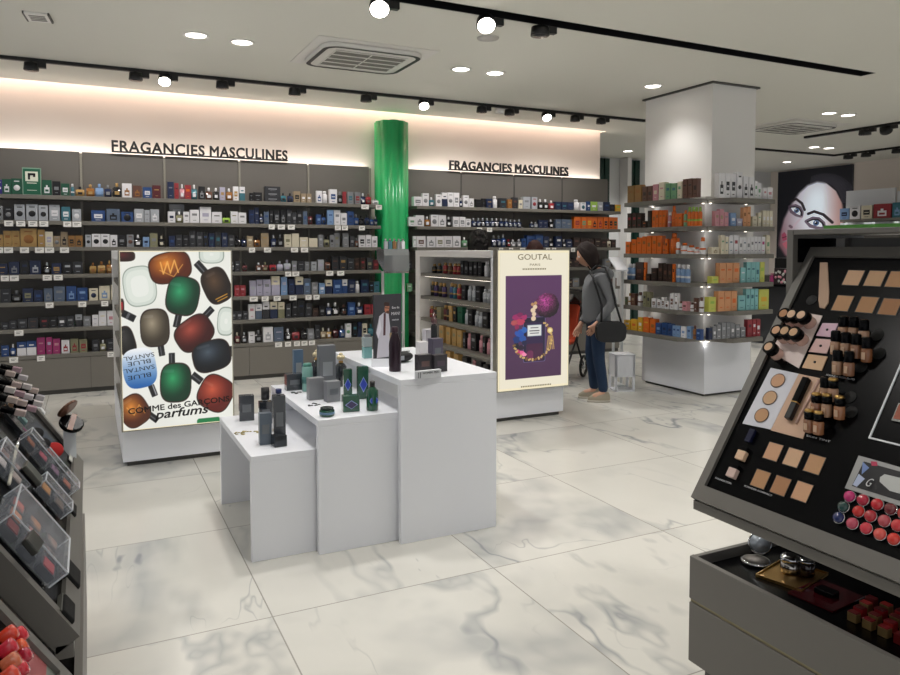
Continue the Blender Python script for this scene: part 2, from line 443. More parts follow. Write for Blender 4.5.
for i, (u, v, lit) in enumerate(TK):
    x = on(u, v, 2, 3.24)[0]
    t, c, d = spot_head(u, v, lit, '%s black spotlight, %s from left on the back track' % ('lit' if lit else 'unlit', nm[i]), plane=(x, 8.0, 0),
                        d=(-.12, -.62, -.78) if lit else (0, .62, -.75))
    if lit: lamp('SPOT', c + d * .06, d, 25, size=.05, spot=math.radians(60))
    else: lamp('SPOT', c + Vector((0, .05, -.06)), (0, .6, -1.0), 34, (1, .95, .90), size=.05, spot=math.radians(110), blend=1)  # wall-wash light added here; the unlit heads themselves give none
sensor = MB().box(-.05, .05, -.03, .03, -.06, 0, WPAINT).build('ceiling_sensor', None, (on(496, 114, 2, 3.25)[0], 8.03, ZC - .04), bevel=.004)
tag(sensor, 'small white box hanging from the back track between two spotlights', 'sensor')
# recessed black channel
ch = thing('lighting_channel', 'wide black recessed lighting channel crossing the ceiling to the right', 'track', (0, 4.945, ZC))
c_ = MB(); c_.box(SX0, SX1, -.084, .084, .11, .13, BLACK); c_.box(SX0, SX1, -.084, -.074, 0.002, .12, BLACK); c_.box(SX0, SX1, .074, .084, 0.002, .12, BLACK)
c_.box(SX1 - .01, SX1, -.085, .085, .002, .12, BLACK); c_.build('channel', ch)
for i, (u, v, lit) in enumerate([(381, 4, 1), (491, 19, 1), (549, 26, 0)]):
    p = on(u, v, 2, 3.27)
    t, c, d = spot_head(u, v, lit, ['lit black spotlight, leftmost in the recessed ceiling channel', 'lit black spotlight, second in the recessed ceiling channel', 'unlit black spotlight, third in the recessed ceiling channel'][i],
                        plane=(p[0], 4.945, 0), d=(-.25, -.62, -.74) if lit else (0.3, .3, -.9), big=1.15)
    if lit: lamp('SPOT', c + d * .06, d, 30, size=.05, spot=math.radians(60))
# right tracks
t3 = thing('lighting_track', 'short black lighting track in the ceiling over the right stand', 'track', (0, 0, ZC))
MB().box(10.25, 10.31, 3.0, 8.06, -.034, -.001, BLACK).build('rail', t3)
t4 = thing('lighting_track', 'far black lighting track that turns a corner above the face poster', 'track', (0, 0, ZC))
MB().box(9.2, 12.75, 9.33, 9.38, -.034, -.001, BLACK).box(12.71, 12.76, 3.5, 9.33, -.034, -.001, BLACK).build('rail', t4)
for (u, v, lit, X, lb) in [(865, 131, 0, 10.28, 'unlit black spotlight on the short right track'), (886, 128, 1, 10.28, 'lit black spotlight on the short right track'),
                           (843, 154, 0, 12.73, 'unlit black spotlight, nearest the corner of the far track'), (866, 153, 0, 12.73, 'unlit black spotlight, second from the corner of the far track'), (897, 148, 0, 12.73, 'unlit black spotlight on the far track at the right picture edge')]:
    p = on(u, v, 0, X)
    t, c, d = spot_head(u, v, lit, lb, plane=(X, min(p[1], 9.05), 0), d=(-.3, .75, -.6) if lit else (.6, 0, -.8), big=1.3, rz=-PI / 2)
    if lit: lamp('SPOT', c + Vector((-.6, -.5, -.6)) * .06, (-.75, -.3, -.6), 20, size=.05, spot=math.radians(60))

# air conditioner cassettes
def cassette(x0, x1, y0, y1, label):
    t = thing('air_conditioner', label, 'air conditioner', ((x0 + x1) / 2, (y0 + y1) / 2, ZC))
    a, b_ = (x1 - x0) / 2, (y1 - y0) / 2
    AC = mat('ac_white', '#dcdad5', 0.5)
    def rr(w, h, r, n=6):
        out = []
        for sx, sy, a0 in ((1, 1, 0), (-1, 1, 90), (-1, -1, 180), (1, -1, 270)):
            for k in range(n + 1):
                an = math.radians(a0 + 90 * k / n); out.append((sx * (w - r) + r * math.cos(an), sy * (h - r) + r * math.sin(an)))
        return out
    MB().box(-a - .09, a + .09, -b_ - .09, b_ + .09, -.006, -.001, AC).build('ceiling_plate', t)
    MB().prism(rr(a, b_, .14), -.045, -.006, AC).build('cover', t, bevel=.01)
    o, i = rr(a - .01, b_ - .01, .13), rr(a - .05, b_ - .05, .10)
    s_ = MB(); n = len(o); s_.add([(x, y, -.0475) for x, y in o] + [(x, y, -.0475) for x, y in i], [(k, (k + 1) % n, n + (k + 1) % n, n + k) for k in range(n)], mat('ac_slot', '#2b2b2d', .5))
    s_.build('air_slot', t)
    g = MB()
    g.box(-a + .13, a - .13, -b_ + .13, b_ - .13, -.049, -.045, mat('ac_grille', '#77756f', .6))
    for k in range(5):
        y = -b_ + .13 + (2 * b_ - .26) * k / 4
        g.box(-a + .13, a - .13, y - .008, y + .008, -.055, -.049, AC)
    for k in range(3):
        x = -a + .13 + (2 * a - .26) * k / 2
        g.box(x - .004, x + .004, -b_ + .13, b_ - .13, -.054, -.049, AC)
    g.build('grille', t)
cassette(1.86, 2.80, 6.16, 6.96, 'square white ceiling air conditioner cassette above the left shelving')
cassette(8.75, 9.75, 7.05, 7.85, 'white ceiling air conditioner cassette just right of the pillar')
p = on(488, 38, 2, ZC)
MB().lathe([(.095, 0), (.093, -.006), (.0001, -.007)], mat('speaker_mesh', '#b9b7b3', .7), seg=24).build('ceiling_speaker', None, (p[0], p[1], ZC), label='round pale grey ceiling speaker beneath the black channel', cat='speaker')
p = on(38, 16, 2, ZC)
t = thing('ceiling_sensor', 'small rectangular ceiling detector at the upper left', 'sensor', (p[0], p[1], ZC), -.1)
MB().box(-.085, .085, -.11, .11, -.018, -.001, RIM).build('housing', t, bevel=.006)
for sx in (-1, 1): MB().box(sx * .085 - .006, sx * .085 + .006, -.11, .11, -.020, -.001, mat('bracket_dark', '#55534f', .5)).build('bracket', t)
v_ = MB()
for k in range(4): v_.box(-.055, .055, -.07 + k * .04, -.05 + k * .04, -.0205, -.0178, mat('vent_dark', '#8d8b87', .6))
v_.build('grille', t)

# ================================================================== WALL SHELVING
SZ = [2.115, 1.848, 1.573, 1.283, .992, .712, .432]
FRONT, PANEL = 8.80, 9.10
def wall_unit(x0, x1, ups, label, base=True, sx0=None, sx1=None, lighter=True):
    t = thing('wall_shelving', label, 'shelving', ((x0 + x1) / 2, FRONT, 0))
    ox = (x0 + x1) / 2
    B = lambda nm, m, *a, bv=0: MB().box(a[0] - ox, a[1] - ox, a[2] - FRONT, a[3] - FRONT, a[4], a[5], m).build(nm, t, bevel=bv)
    for a, b_ in zip(ups, ups[1:]):
        B('back_panel', GREYP, a + .012, b_ - .012, PANEL, PANEL + .02, .06, 2.62)
    for u in ups: B('upright', GREYL if lighter else STANDD, u - .0115, u + .0115, PANEL - (.02 if lighter else -.004), PANEL + .025, .06, 2.60)
    s0, s1 = (sx0 if sx0 is not None else x0), (sx1 if sx1 is not None else x1)
    for z in SZ: B('shelf', GREY, s0, s1, FRONT, PANEL - .022, z - .042, z, bv=.003)
    n = 4 if base else 3
    js = [s0 + (s1 - s0) * i / n for i in range(n + 1)]
    if base: js = [-2.4, -1.7, -.85, 0.0, .845, 1.69, 2.54, s1]
    js = sorted(set([max(s0, j) for j in js]))
    for a, b_ in zip(js, js[1:]): B('cabinet_door', GREYB, a + .002, b_ - .002, FRONT + .002, FRONT + .02, .05, .385)
    B('plinth', STANDD, s0, s1, FRONT + .03, PANEL, 0, .385)
    return t
wall_unit(-2.5, 3.335, [-2.45, -1.74, -.895, -.05, .81, 1.655, 2.50, 3.32], 'left run of tall grey wall shelving full of perfumes, left of the green column', sx1=3.36)
wall_unit(3.83, 7.21, [3.84, 4.66, 5.515, 6.35, 7.20], 'right run of tall grey wall shelving behind the open gondola', base=False, sx0=3.86, sx1=7.21, lighter=False)
for a, b_ in ((-2.4, 3.3), (3.9, 7.1)):
    lamp('AREA', ((a + b_) / 2, 9.15, 2.60), (0, .12, 1), 1.5 * (b_ - a), (1, .92, .84), b_ - a, sizey=.04, name='cove_light')
    lamp('AREA', ((a + b_) / 2, 9.09, 3.52), (0, .42, -1), 3.4 * (b_ - a), (1, .77, .66), b_ - a + .6, sizey=.06, name='cove_light')

# green fluted column between the two runs
def fluted(name, cx, cy, r, z1, label, m, n=18, tp=True):
    poly = []
    for i in range(n * 6):
        a = 2 * PI * i / (n * 6); k = abs(math.sin(a * n / 2)) ** .6 * (.7 + .3 * math.sin(a * 3 + 1))
        poly.append((cx + (r - .045 + .045 * k) * math.cos(a), cy + (r - .045 + .045 * k) * math.sin(a)))
    return MB().prism(poly, 0, z1, m, smooth=True).build(name, label=label, cat='column')
GREEN = mat('green_satin', '#2fb56c', .25)
fluted('green_column', 3.585, 9.0, .235, 3.20, 'tall bright green fluted column between the two runs of wall shelving', GREEN, 9)
DGREEN = mat('dark_green_satin', '#12332c', .35)
FAR = 11.45
for i, (u0, u1, lb) in enumerate([(600.5, 603.5, 'thin dark green strip, leftmost on the far wall'), (604.8, 609.3, 'dark green strip, second on the far wall'),
                                   (629, 633.4, 'dark green strip, third on the far wall just left of the pillar'), (635, 639.5, 'dark green strip on the far wall, half hidden by the pillar')]):
    a, b_ = on(u0, 200, 1, FAR)[0], on(u1, 200, 1, FAR)[0]
    MB().box(a, b_, FAR, FAR + .1, 0, 3.3, DGREEN).build('wall_strip', label=lb, cat='wall panel', group='dark green strips on the far wall')
a, b_ = on(624, 200, 1, FAR)[0], on(628, 200, 1, FAR)[0]
MB().box(a, b_, FAR - .1, FAR + .14, 0, ZC - .01, WPAINT).build('trim_1', kind='structure')
# daylight window low in the far wall behind the sun-care shelves
a, b_ = on(626, 200, 1, FAR)[0], on(640, 200, 1, FAR)[0]

# hanging wall signs
BL = mat('sign_black', '#0b0b0d', .4)
for (u0, u1, z0, lb) in ((112, 288, 2.625, 'black raised sign reading FRAGANCIES MASCULINES above the left shelving'), (450, 569, 2.625, 'black raised sign reading FRAGANCIES MASCULINES above the right shelving')):
    yy = 9.03
    x0, x1 = on(u0, 165, 1, yy)[0], on(u1, 165, 1, yy)[0]
    t = thing('wall_sign', lb, 'sign', (x0, yy, z0 + .012))
    MB().box(0, x1 - x0, .0, .05, -.008, .006, BL).build('sign_rail', t)
    text_mesh('lettering', 'FRAGANCIES', .16, BL, t, facing_minus_y(0, .02, .004), width=(x1 - x0) * .504, extrude=.012, bold=.0038, height=.128)
    text_mesh('lettering', 'MASCULINES', .16, BL, t, facing_minus_y((x1 - x0) * .533, .02, .004), width=(x1 - x0) * .467, extrude=.012, bold=.0038, height=.128)

# ================================================================== PRODUCTS
_PM = {}
def q(x): return round(x * 200) / 200
ORD = ['first', 'second', 'third', 'fourth', 'fifth', 'sixth', 'seventh', 'eighth', 'ninth', 'tenth', 'eleventh', 'twelfth', 'thirteenth', 'fourteenth', 'fifteenth',
       'sixteenth', 'seventeenth', 'eighteenth', 'nineteenth', 'twentieth', 'twenty-first', 'twenty-second', 'twenty-third', 'twenty-fourth', 'twenty-fifth', 'twenty-sixth']
def product(kind, w, h, c, a, d=None):
    """meshes with base at z=0, front at y=0 facing -Y; returns list of (name, mesh)"""
    w, h = max(q(w), .015), max(q(h), .03)
    d = q(d) if d else min(max(w * .62, .03), .075)
    key = (kind, w, h, c, a, d)
    if key in _PM: return _PM[key]
    C, A = cm(c), cm(a); e = .0012; x = w / 2
    if kind in 'bwh':
        m = MB()
        if kind == 'h':
            m.box(-x, x, 0, d, 0, h * .55, C); m.box(-x, x, 0, d, h * .5501, h, A)
            m.box(-x * .5, x * .5, -e, 0, h * .68, h * .76, C)
        else:
            m.box(-x, x, 0, d, 0, h, C)
            v = (sum(map(ord, kind + c + a)) + int(w * 1000) + int(h * 1000)) % 3
            if kind == 'b':
                m.box(-x * .55, x * .55, -e, .0, h * (.55, .62, .40)[v], h * (.72, .70, .62)[v], A)
                m.box(-x * .35, x * .35, -e, .0, h * .18, h * .22, A)
            else:
                if v == 0:
                    m.box(-x * .52, x * .52, -e, .0, h * .14, h * .52, A); m.box(-x * .16, x * .16, -e, .0, h * .52, h * .66, A)
                    m.box(-x * .34, x * .34, -2 * e, -e, h * .24, h * .38, C)
                elif v == 1:
                    m.lathe([(x * .62, 0), (x * .6, e), (.0001, e * 1.1)], A, (0, 0, h * .42), 14, Matrix.Translation((0, 0, 0)) @ Matrix.Rotation(PI / 2, 4, 'X'))
                    m.box(-x * .5, x * .5, -e, 0, h * .80, h * .86, A)
                else:
                    m.box(-x * .60, x * .60, -e, .0, h * .30, h * .66, A); m.box(-x * .40, x * .40, -2 * e, -e, h * .44, h * .50, C); m.box(-x * .4, x * .4, -e, 0, h * .12, h * .16, A)
        r = [('box', m.mesh('perfume_box'))]
    elif kind == 'k':
        m = MB(); G = cg(c)
        n = 5; poly = []
        rr = min(x, d / 2) * .45
        for sx, sy, a0 in ((1, 1, 0), (-1, 1, 90), (-1, -1, 180), (1, -1, 270)):
            for k in range(n + 1):
                an = math.radians(a0 + 90 * k / n); poly.append((sx * (x - rr) + rr * math.cos(an), d / 2 + sy * (d / 2 - rr) + rr * math.sin(an)))
        m.prism(poly, 0, h * .66, G, smooth=True)
        m.prism([(px * .75, d / 2 + (py - d / 2) * .75) for px, py in poly], h * .66, h * .70, G)
        m.cyl((0, d / 2, 0), min(x, d / 2) * .3, h * .70, h * .76, A, 10)
        m.box(-x * .5, x * .5, -e, .001, h * .18, h * .42, A)
        cp = MB(); cp.lathe([(min(x, d / 2) * .52, 0), (min(x, d / 2) * .55, h * .02), (min(x, d / 2) * .55, h * .23), (min(x, d / 2) * .42, h * .26)], A, (0, d / 2, h * .74), 12)
        r = [('body', m.mesh('bottle_body')), ('cap', cp.mesh('bottle_cap'))]
    else:
        m = MB(); rr = x
        m.lathe([(rr * .9, 0), (rr, h * .02), (rr, h * .68), (rr * .72, h * .74), (rr * .5, h * .76)], C if c not in ('lb',) else C, (0, rr, 0), 14)
        m.lathe([(rr * 1.01, h * .25), (rr * 1.01, h * .36)], A, (0, rr, 0), 14)
        cp = MB(); cp.lathe([(rr * .62, 0), (rr * .62, h * .20), (rr * .45, h * .24)], A, (0, rr, h * .76), 12)
        r = [('body', m.mesh('spray_body')), ('cap', cp.mesh('spray_cap'))]
    _PM[key] = r
    return r
NOUN = dict(b=('perfume_box', 'box'), w=('perfume_box', 'box'), h=('perfume_box', 'box'), k=('perfume_bottle', 'bottle'), s=('spray_bottle', 'bottle'))
def put(kind, c, a, w, h, loc, rz, label, group, noun=None, d=None):
    parts = product(kind, w, h, c, a, d)
    nm, cat = noun or NOUN[kind]
    o = link(nm, parts[0][1], None, loc, rz)
    for pn, me in parts[1:]: link(pn, me, o)
    tag(o, label, cat, group)
    return o
def describe(kind, c, a, nounb, nounk):
    C, A = COLS[c][0], COLS[a][0]
    if kind in 'bw': return '%s %s%s' % (C, nounb, '' if c == a else ' with %s print' % A)
    if kind == 'h': return '%s and %s %s' % (C, A, nounb)
    return '%s %s with %s cap' % (C, nounk, A)
def parse(s):
    for e in s.replace('\n', ';').split(';'):
        e = e.split()
        if len(e) >= 6: yield float(e[0]), float(e[1]), float(e[2]), e[3], e[4], e[5]
SHN = ['top shelf', 'second shelf', 'third shelf', 'fourth shelf', 'fifth shelf', 'sixth shelf', 'bottom shelf']
def fill_wall(shelf, bays, data):
    z = SZ[shelf]; cnt = {}
    items = sorted(parse(data), key=lambda e: e[0])
    for x0, x1, h, k, c, a in items:
        p0 = on(x0, 249, 1, FRONT + .04); p1 = on(x1, 249, 1, FRONT + .04); xc = (p0[0] + p1[0]) / 2; w = (p1[0] - p0[0]) * .97
        hh = h * depth((xc, FRONT + .04, z)) / F_PX
        bay = next(b for lim, b in bays if x0 < lim)
        cnt[bay] = cnt.get(bay, 0) + 1
        lab = '%s, %s from left, %s, %s' % (describe(k, c, a, 'box', 'flacon' if k == 'k' else 'bottle'), ORD[cnt[bay] - 1], SHN[shelf], bay)
        put(k, c, a, w, hh, (xc, FRONT + .035 + random.random() * .02, z + .0005), 0, lab, 'perfumes on the wall shelving')
B1 = [(82, 'leftmost bay'), (166, 'second bay'), (241, 'third bay'), (308.2, 'fourth bay'), (400, 'bay beside green column')]
B2 = [(462, 'bay right of green column'), (515, 'second bay past column'), (566, 'third bay past column'), (640, 'rightmost bay')]
W1 = ["""-2 4 14 w vi wh;4 13 15 w dg wh;13 24 16 w dg wh;43.5 53.5 15 w dg wh;54 62 14 b bk gy;62.5 71 12 w dg wh;72 76 12 s te wh;77 86 10 k gd bk
87.5 96 12 k am gd;96.5 105 13 k lb lb;105.5 113 12 k nv gy;113.5 123 14 k bk gd;123.5 133 14 w wh am;134 143 12 w br am;144 153 11 w bl wh;153.5 162 13 b dr gd
168.5 175 17 b nv gy;175.5 180 16 b rd dr;180.5 186 15 k pk wh;186 192 14 b rd or;192.3 198.5 15 k te wh;199.5 206 13 w bk gy;206.5 213.5 12 k br wh;214 220 12 k bk wh;220.5 226 13 b lv gd;226.5 233.5 12 k am wh;234 239.5 14 w wh gd;240.5 246 14 h te wh
250 254 8 b bk gy;254.5 263 9 b bk gy;281.5 287 9 k te bk;288 294 9 k nv bk;294.5 301 11 w ta bk;301.5 306.5 9 b ta wh;307 312 9 b ta wh
317 322.5 12 w wh bl;323 328.5 12 s wh wh;330 337.5 14 w wh bl;338 343 12 k bk gy;343.3 347 12 b rd rd;348 354 12 w gy te;355 361 12 w gy rd;361.5 366 11 k nv wh;366.5 372 11 k rd br;373 379 6 k wh gy""",
"""-4 4 14 w gy bk;4.5 14 13 w bk gy;15 26 16 w sv bk;27 39 16 w sv bk;39.5 49 15 w sv bk;50 61 16 w sv wh;62 71.5 14 w te wh;73 82 12 w sv wh
92 106 11 w bl wh;107 121 13 w sl bk;122 134 10 w bl bk;135 144.5 13 w sv wh;145 150.5 12 b sv gy;151 160 13 w sv wh
168.5 176 11 b wh nv;176.5 183.5 11 k ol wh;184 190 11 b wh gy;190.5 200 13 b wh gy;200.5 212 16 b wh lv;212.5 222.5 11 b wh bk;223 231 8 k li bk;231.5 238.5 12 b wh ol;239 247 11 b wh gy
249.5 255 14 b nv bl;255.2 259.5 16 b nv gy;259.7 264 10 k nv gy;264.5 269.5 12 b sl bl;270 274 14 b bk gy;274.5 280.5 14 w bk gy;281 286.5 14 w bk gy;287 292 15 b ck gy;292.5 297 12 b ck gy;297.5 303 14 b bk gy;303.5 307.5 13 b sl bl
308.5 313 12 k dr bk;316.5 321.5 10 b bl lb;322 326 11 k bl bk;327.5 334 15 b lb bl;334.5 341 15 b wh gy;341.2 347 12 b wh gy;347.5 354 14 b bl nv;354.5 359 11 k bl gy;359.3 364.5 10 k bk bk;364.8 369.5 11 k nv bk;370 374 9 k bl gy;374.3 378 9 k nv gy""",
"""-5 3.3 12 b gd br;3.6 12 16 b gd am;12.2 20 16 b gd am;20.3 37.5 18 w gd am;38 45 17 b gd lv;45.5 53 15 w cr lv;53.3 60.5 11 w ta gy;60.8 68 15 w ta bk;68.5 75 11 w kr bk;75.5 83 11 w kr bk
85.5 91.5 12 w sv bk;92 101 13 w wh bk;101.2 110 13 w wh bk;110.5 117.5 12 w wh bk;118 126 12 b bk gy;127 134 12 w gy br;134.5 142 12 k bk wh;143 149.5 10 b lb nv;150 158 14 b ol gy;158.5 165 11 k bk cr
169 175.5 11 b nv bl;175.8 182.5 12 b ck gy;183 189 12 b bk gy;189.5 196 16 b ck gy;196.5 203 15 b ck gy;203.3 208.5 15 b bk bl;209 215 14 b nv te;215.3 221.5 15 b ck te;222 228 14 b nv gy;228.5 234.7 12 b ck gy;235 241 11 k bk bk;241.5 246.5 10 k nv bk
247 253.5 11 b ta cr;254 260 10 k am bk;261 269 14 b ta gd;271 276.5 12 k nv sv;277.5 283.5 13 k bk gy;284.5 291.5 13 b cr ol;292 299 13.5 b cr cr;299.5 308 10 b cr wh
309 317.5 9 b cr cr;318.5 323.5 12 b gy sv;324 329.5 11 k ol bk;330 334 12 b gy ck;334.5 340 14 b gy ol;343 349 14 b gy sv;350 354.5 11 b ck gy;355 358.7 9 k br gy;359 365.5 12 w wh bk;366 371.5 12 w wh gy;372 377.5 11 b wh gy""",
"""-4 7 11 b nv gd;8 19 13 w nv gy;19.5 28.5 14 b bk nv;29 40.5 14 w nv sv;43 50 12 k bk sv;51 61 11 w nv gd;62 72 12 b bk sv;72.5 82.5 12 b ck sv
89 96 11 k gd am;97 105 12 k gd am;106 112 13 k am gd
230.5 234.3 10 k ck gy;234.7 240 11 b ck sv;242 247 9 k dr bk;256 261.5 9 k br wh;262 268 9 k br ol;269 276.5 9 k rd bk;277 283 10 k lv sv;284 291 11 k sv lv;292 297 10 b gy lv;297.5 304.5 10 b ck gy;305 309 9 b gy sv
311 316.5 9 b sv ck;318 324 11 b sv lv;325 330.5 12 k br ck;332 339 14 b ck br;339.3 347 14 b ck gd;347.3 354 12 b ck gy;354.5 360 12 b dn br;360.5 366 12 b dn rd;367 373 12 b ck ol;373.5 379 10 b dr rd""",
"""-1 9.5 14 b ck gy;10 20.5 12 k bk gy;21 32 14 w nv ol;32.5 41.5 12 b nv bl;42.5 51.5 13 w sl gy;52.5 64 15 b sl gy;65 75.5 15 w bl lb;76 86.5 13 b bl lb
88 97 12 w cr nv;98 109 14 w cr lb;110 117 15 b cr ta
234 239.2 11 b rd pk;239.5 245.5 11 b rd pk;249.5 256 15 b lv sv;256.3 262.5 16 b lv gy;262.7 270.5 16 b lv gy;271 279.5 19 h lv cr;280.5 287 18 b lb lv;288 294.5 16 b nv bl;295 303 18 h nv cr;303.5 310.5 16 b sl lb
311.5 318 12 b gy sv;319 325 11 b lb wh;325.5 332 14 h nv cr;333 342 14 b bl lb;342.5 347.5 14 h bl wh;348 355 14 b nv gy;355.5 360 12 s wh wh;361 369 13 b nv te;369.5 374 11 b bk lb;374.3 379.5 11 b te bk""",
"""-1 6.5 7 b ck gy;7 14.7 9 b ck gy;15 25.5 10 b ck gy;26 36 11 b ck br;37.5 47 11 b bk rd;47.5 55 11 b bk gy;56 64 11 b ck wh;64.5 72.5 11 b ck gy;73.5 80.5 12 h ck sv;81.5 89 10 b gy sv
90.5 96.7 11 b wh lv;97 105 14.5 b wh cr;105.5 113 14.5 b wh pk
230 235.7 9 b ck gy;236 241.7 9 b ck sv;242 247 9 b ck sv;248 254.5 15 b wh pk;255 261.5 15 h sl wh;262 269 17 h ck wh;269.5 277 17 h nv cr;277.5 284 16 h ol cr;285 290.5 14 b ck sv;291.5 297 16 b bk gy;297.5 304.5 17 b bk nv
305 311.5 14 b ck gy;312 318 9 b dn br;319 325 11 b bk gy;325.5 331.5 13 k nv wh;332 339 13 k bk wh;341 347 11 k bk br;347.5 355 13 b bl lb;355.5 363 12 k nv wh;364 370.7 10 b rd dr;371 378 10 b rd dr""",
"""-2 6 11 b bl wh;7 13 12 k bl wh;14 23.5 14 h wh bl;24 33.5 14 h wh bl;34 42.5 17 b mg pk;43.5 49.7 17 b mg lv;50 58 15 b mg pk;59 67 13 w wh rd;68 76 14 w ol rd;77 85 13 w ol rd
89.5 97 12 b ck gy;97.5 104 11 k ol wh;104.5 112.5 12 b ck gy
233.5 239 11 k dr cr;240 246 11 k bk sv;247.5 253.7 11 b wh gy;254 261 12 k bk gy;262 272 15 w wh sv;273 283 14 b sl lv;284 290.5 12 k bk wh;291.5 299 12 k rd bk;300 306.5 12 k bk bk
307 313.5 11 b gy sv;314.5 319.5 14 b ck gy;320 325.5 11 k ta cr;326 331 10 k gd wh;333 338 12 k dr bk;339 344.5 12 k bl gy;345 351 14 w wh gn;352 357 14 b bk te;357.5 361.5 15 b nv bk;362 367 13 w cr bk;368 374 12 k te te"""]
for i, d_ in enumerate(W1): fill_wall(i, B1, d_)
W2 = ["""414 422.7 9 w wh gy;423 429.3 13 w wh gy;429.7 435 9 k te wh;436 442 12 w wh gy;442.3 447.7 14 h nv wh;448 453.7 14 w wh gy;454 459.5 14 w wh gy;459.8 462.8 9 k nv wh;463.2 469 12 w wh gy;469.3 474 9 w wh gy
476 482 8 b bk ck;482.5 486 9 b bk ck;486.5 493 9 b nv gd;493.5 498.5 12 s wh wh;500 507 10 b ck te;507.5 512 9 b am gd;512.5 518 11 b ck br;519 523 9 b cr gy;523.5 530.5 12 b sv gy;531.5 537 12 w sv rd;538 543 10 k bk wh;543.5 548.5 10 k bk wh
549 554 9 k rd wh;555 560.7 8 b nv te;561 567 8 b nv te;567.5 574 8 b nv bl;575 580.5 11 s wh wh;581 586 8 w wh te;586.5 590 9 b bl wh;590.5 597.5 9 b li wh;598 603 9 b sv wh;603.5 609.5 9 b nv bl;610 615 7 b bk ck;615.5 621 7 b ye li""",
"""409 415.7 9 b wh gn;416 424.7 11 w wh gy;425 430.5 10 k am wh;431 438.5 11.5 w wh gy;439 446.5 11.5 w wh gy;447 452 10 k bk wh;453 459 10 w wh gy;459.5 465.7 10 w wh gy;466 471 8 w wh gy
472 476.2 9 k nv sv;476.6 480.8 9 k nv sv;481.2 485.4 9 k bk sv;485.8 490 9 k nv sv;490.4 494.6 9 k nv sv;495 499.2 9 k bk wh;499.6 503.8 9 k nv sv;504.2 508.4 9 k nv sv;508.8 513 8 k nv sv;513.4 517.4 8 k nv sv;517.8 521.5 8 k nv sv;530 534 6 k nv sv;534.5 538.5 6 k gy sv;539 543 8 b nv gy
543.5 548.2 8 b nv gy;549 553.5 9 k bk wh;555.5 560.8 9 b sl gy;561 566.3 9 b sl gy;566.6 572 9 b sl gy;574 580.5 12 w or rd;581 586.5 12 w or gn;587 592 12 w or ye;592.5 597.5 12 w or bk;598 603 12 w or rd;603.5 608 12 w or bk;608.5 613 12 w or bk;613.5 618 12 w or dg""",
"""413.5 416.7 11 b wh gn;417 426 11 w wh br;427 435.5 11 w wh gy;436 444 11 w wh ol;444.5 452.7 11 w wh gy;453 461 11 w wh gy;462 467.5 10 k gn wh
492.5 497 12 k nv sv;497.5 501.5 12 k nv sv;502 506.3 13 k bl sv;506.7 511 8 k bk rd;511.5 516.5 8 k gy wh;517 521.5 8 k gy wh;522 526.7 9 b bl nv;527 535 12 b bl nv;535.5 543 13 b bl sl;543.5 549 11 b nv gy
549.5 554 9 k bk wh;555.5 562 11 b nv wh;562.5 566 8 k ck wh;566.5 572.5 8 b nv wh;573.5 580 10 b dn br;580.5 588 9 b dn br;588.5 594 8 b dn br;594.5 600.7 9 b dn ta;601 607 8 b dn br;607.5 611 9 k cr br;611.3 616 8 b dn br""",
"""407 412 8 b ck gy;567 573 8 b dn ta;573.5 580 9 b dn br;580.5 586 8 b dn br;605 611 8 b gy ta;611.5 617 8 b dn br""",
"""407 412 8 b gn wh;567 573 8 b dn ta;573.5 580 9 b gy ta;605 611 8 b gy ta;611.5 617 8 b br dn""",
"""568 574 8 b dn ta;574.5 580 9 b ck br;608 616 9 b ck gy""", """"""]
for i, d_ in enumerate(W2): fill_wall(i, B2, d_)
# large green display box with its letter mark, and the stacked black gift sets
def px_wall(u, z=1.55): return on(u, 249, 1, FRONT + .04)[0]
x0, x1 = px_wall(24.3), px_wall(43); hh = 27 * depth((x0, 8.84, 2.1)) / F_PX
t = thing('perfume_box', 'largest dark green display box with a white square letter mark, top shelf at left', 'box', ((x0 + x1) / 2, FRONT + .03, SZ[0]))
w = x1 - x0
MB().box(-w / 2, w / 2, 0, .08, 0, hh, mat('edge_pale_green', '#7fa08c', .4)).box(-w / 2 + .008, w / 2 - .008, -.002, 0, .006, hh - .012, mat('box_dark_green', '#125a41', .35)).build('box', t)
mk = MB(); e = mat('mark_cream', '#d8dccb', .5); k_ = cm('bk')
mk.box(-w * .34, w * .34, -.004, -.002, hh * .50, hh * .86, e)
mk.box(-w * .20, -w * .08, -.006, -.004, hh * .56, hh * .80, k_).box(-w * .20, w * .20, -.006, -.004, hh * .72, hh * .80, k_).box(w * .08, w * .20, -.006, -.004, hh * .66, hh * .80, k_)
MB().box(-w * .26, w * .26, -.004, -.002, hh * .42, hh * .45, e).build('print_line', t); MB().box(-w * .26, w * .26, -.004, -.002, hh * .16, hh * .18, e).build('print_line', t)
mk.build('letter_mark', t)
for k in range(3):
    x0, x1 = px_wall(265.5), px_wall(281); sc_ = depth((1.9, 8.84, 2.1)) / F_PX
    put('b', 'ck', 'gy', x1 - x0, 5.2 * sc_, ((x0 + x1) / 2, FRONT + .04, SZ[0] + .001 + k * q(5.2 * sc_)), 0, 'charcoal gift box, %s of the stack on the top shelf, fourth bay' % ('lowest', 'middle one', 'topmost')[k], 'perfumes on the wall shelving', d=.08)
# tallest white carton standing behind others in the third bay
x0, x1 = px_wall(171), px_wall(186)
put('b', 'gy', 'sv', x1 - x0, .215, ((x0 + x1) / 2, FRONT + .14, SZ[1]), 0, 'tall pale grey carton behind the white boxes, second shelf, third bay', 'perfumes on the wall shelving', d=.06)

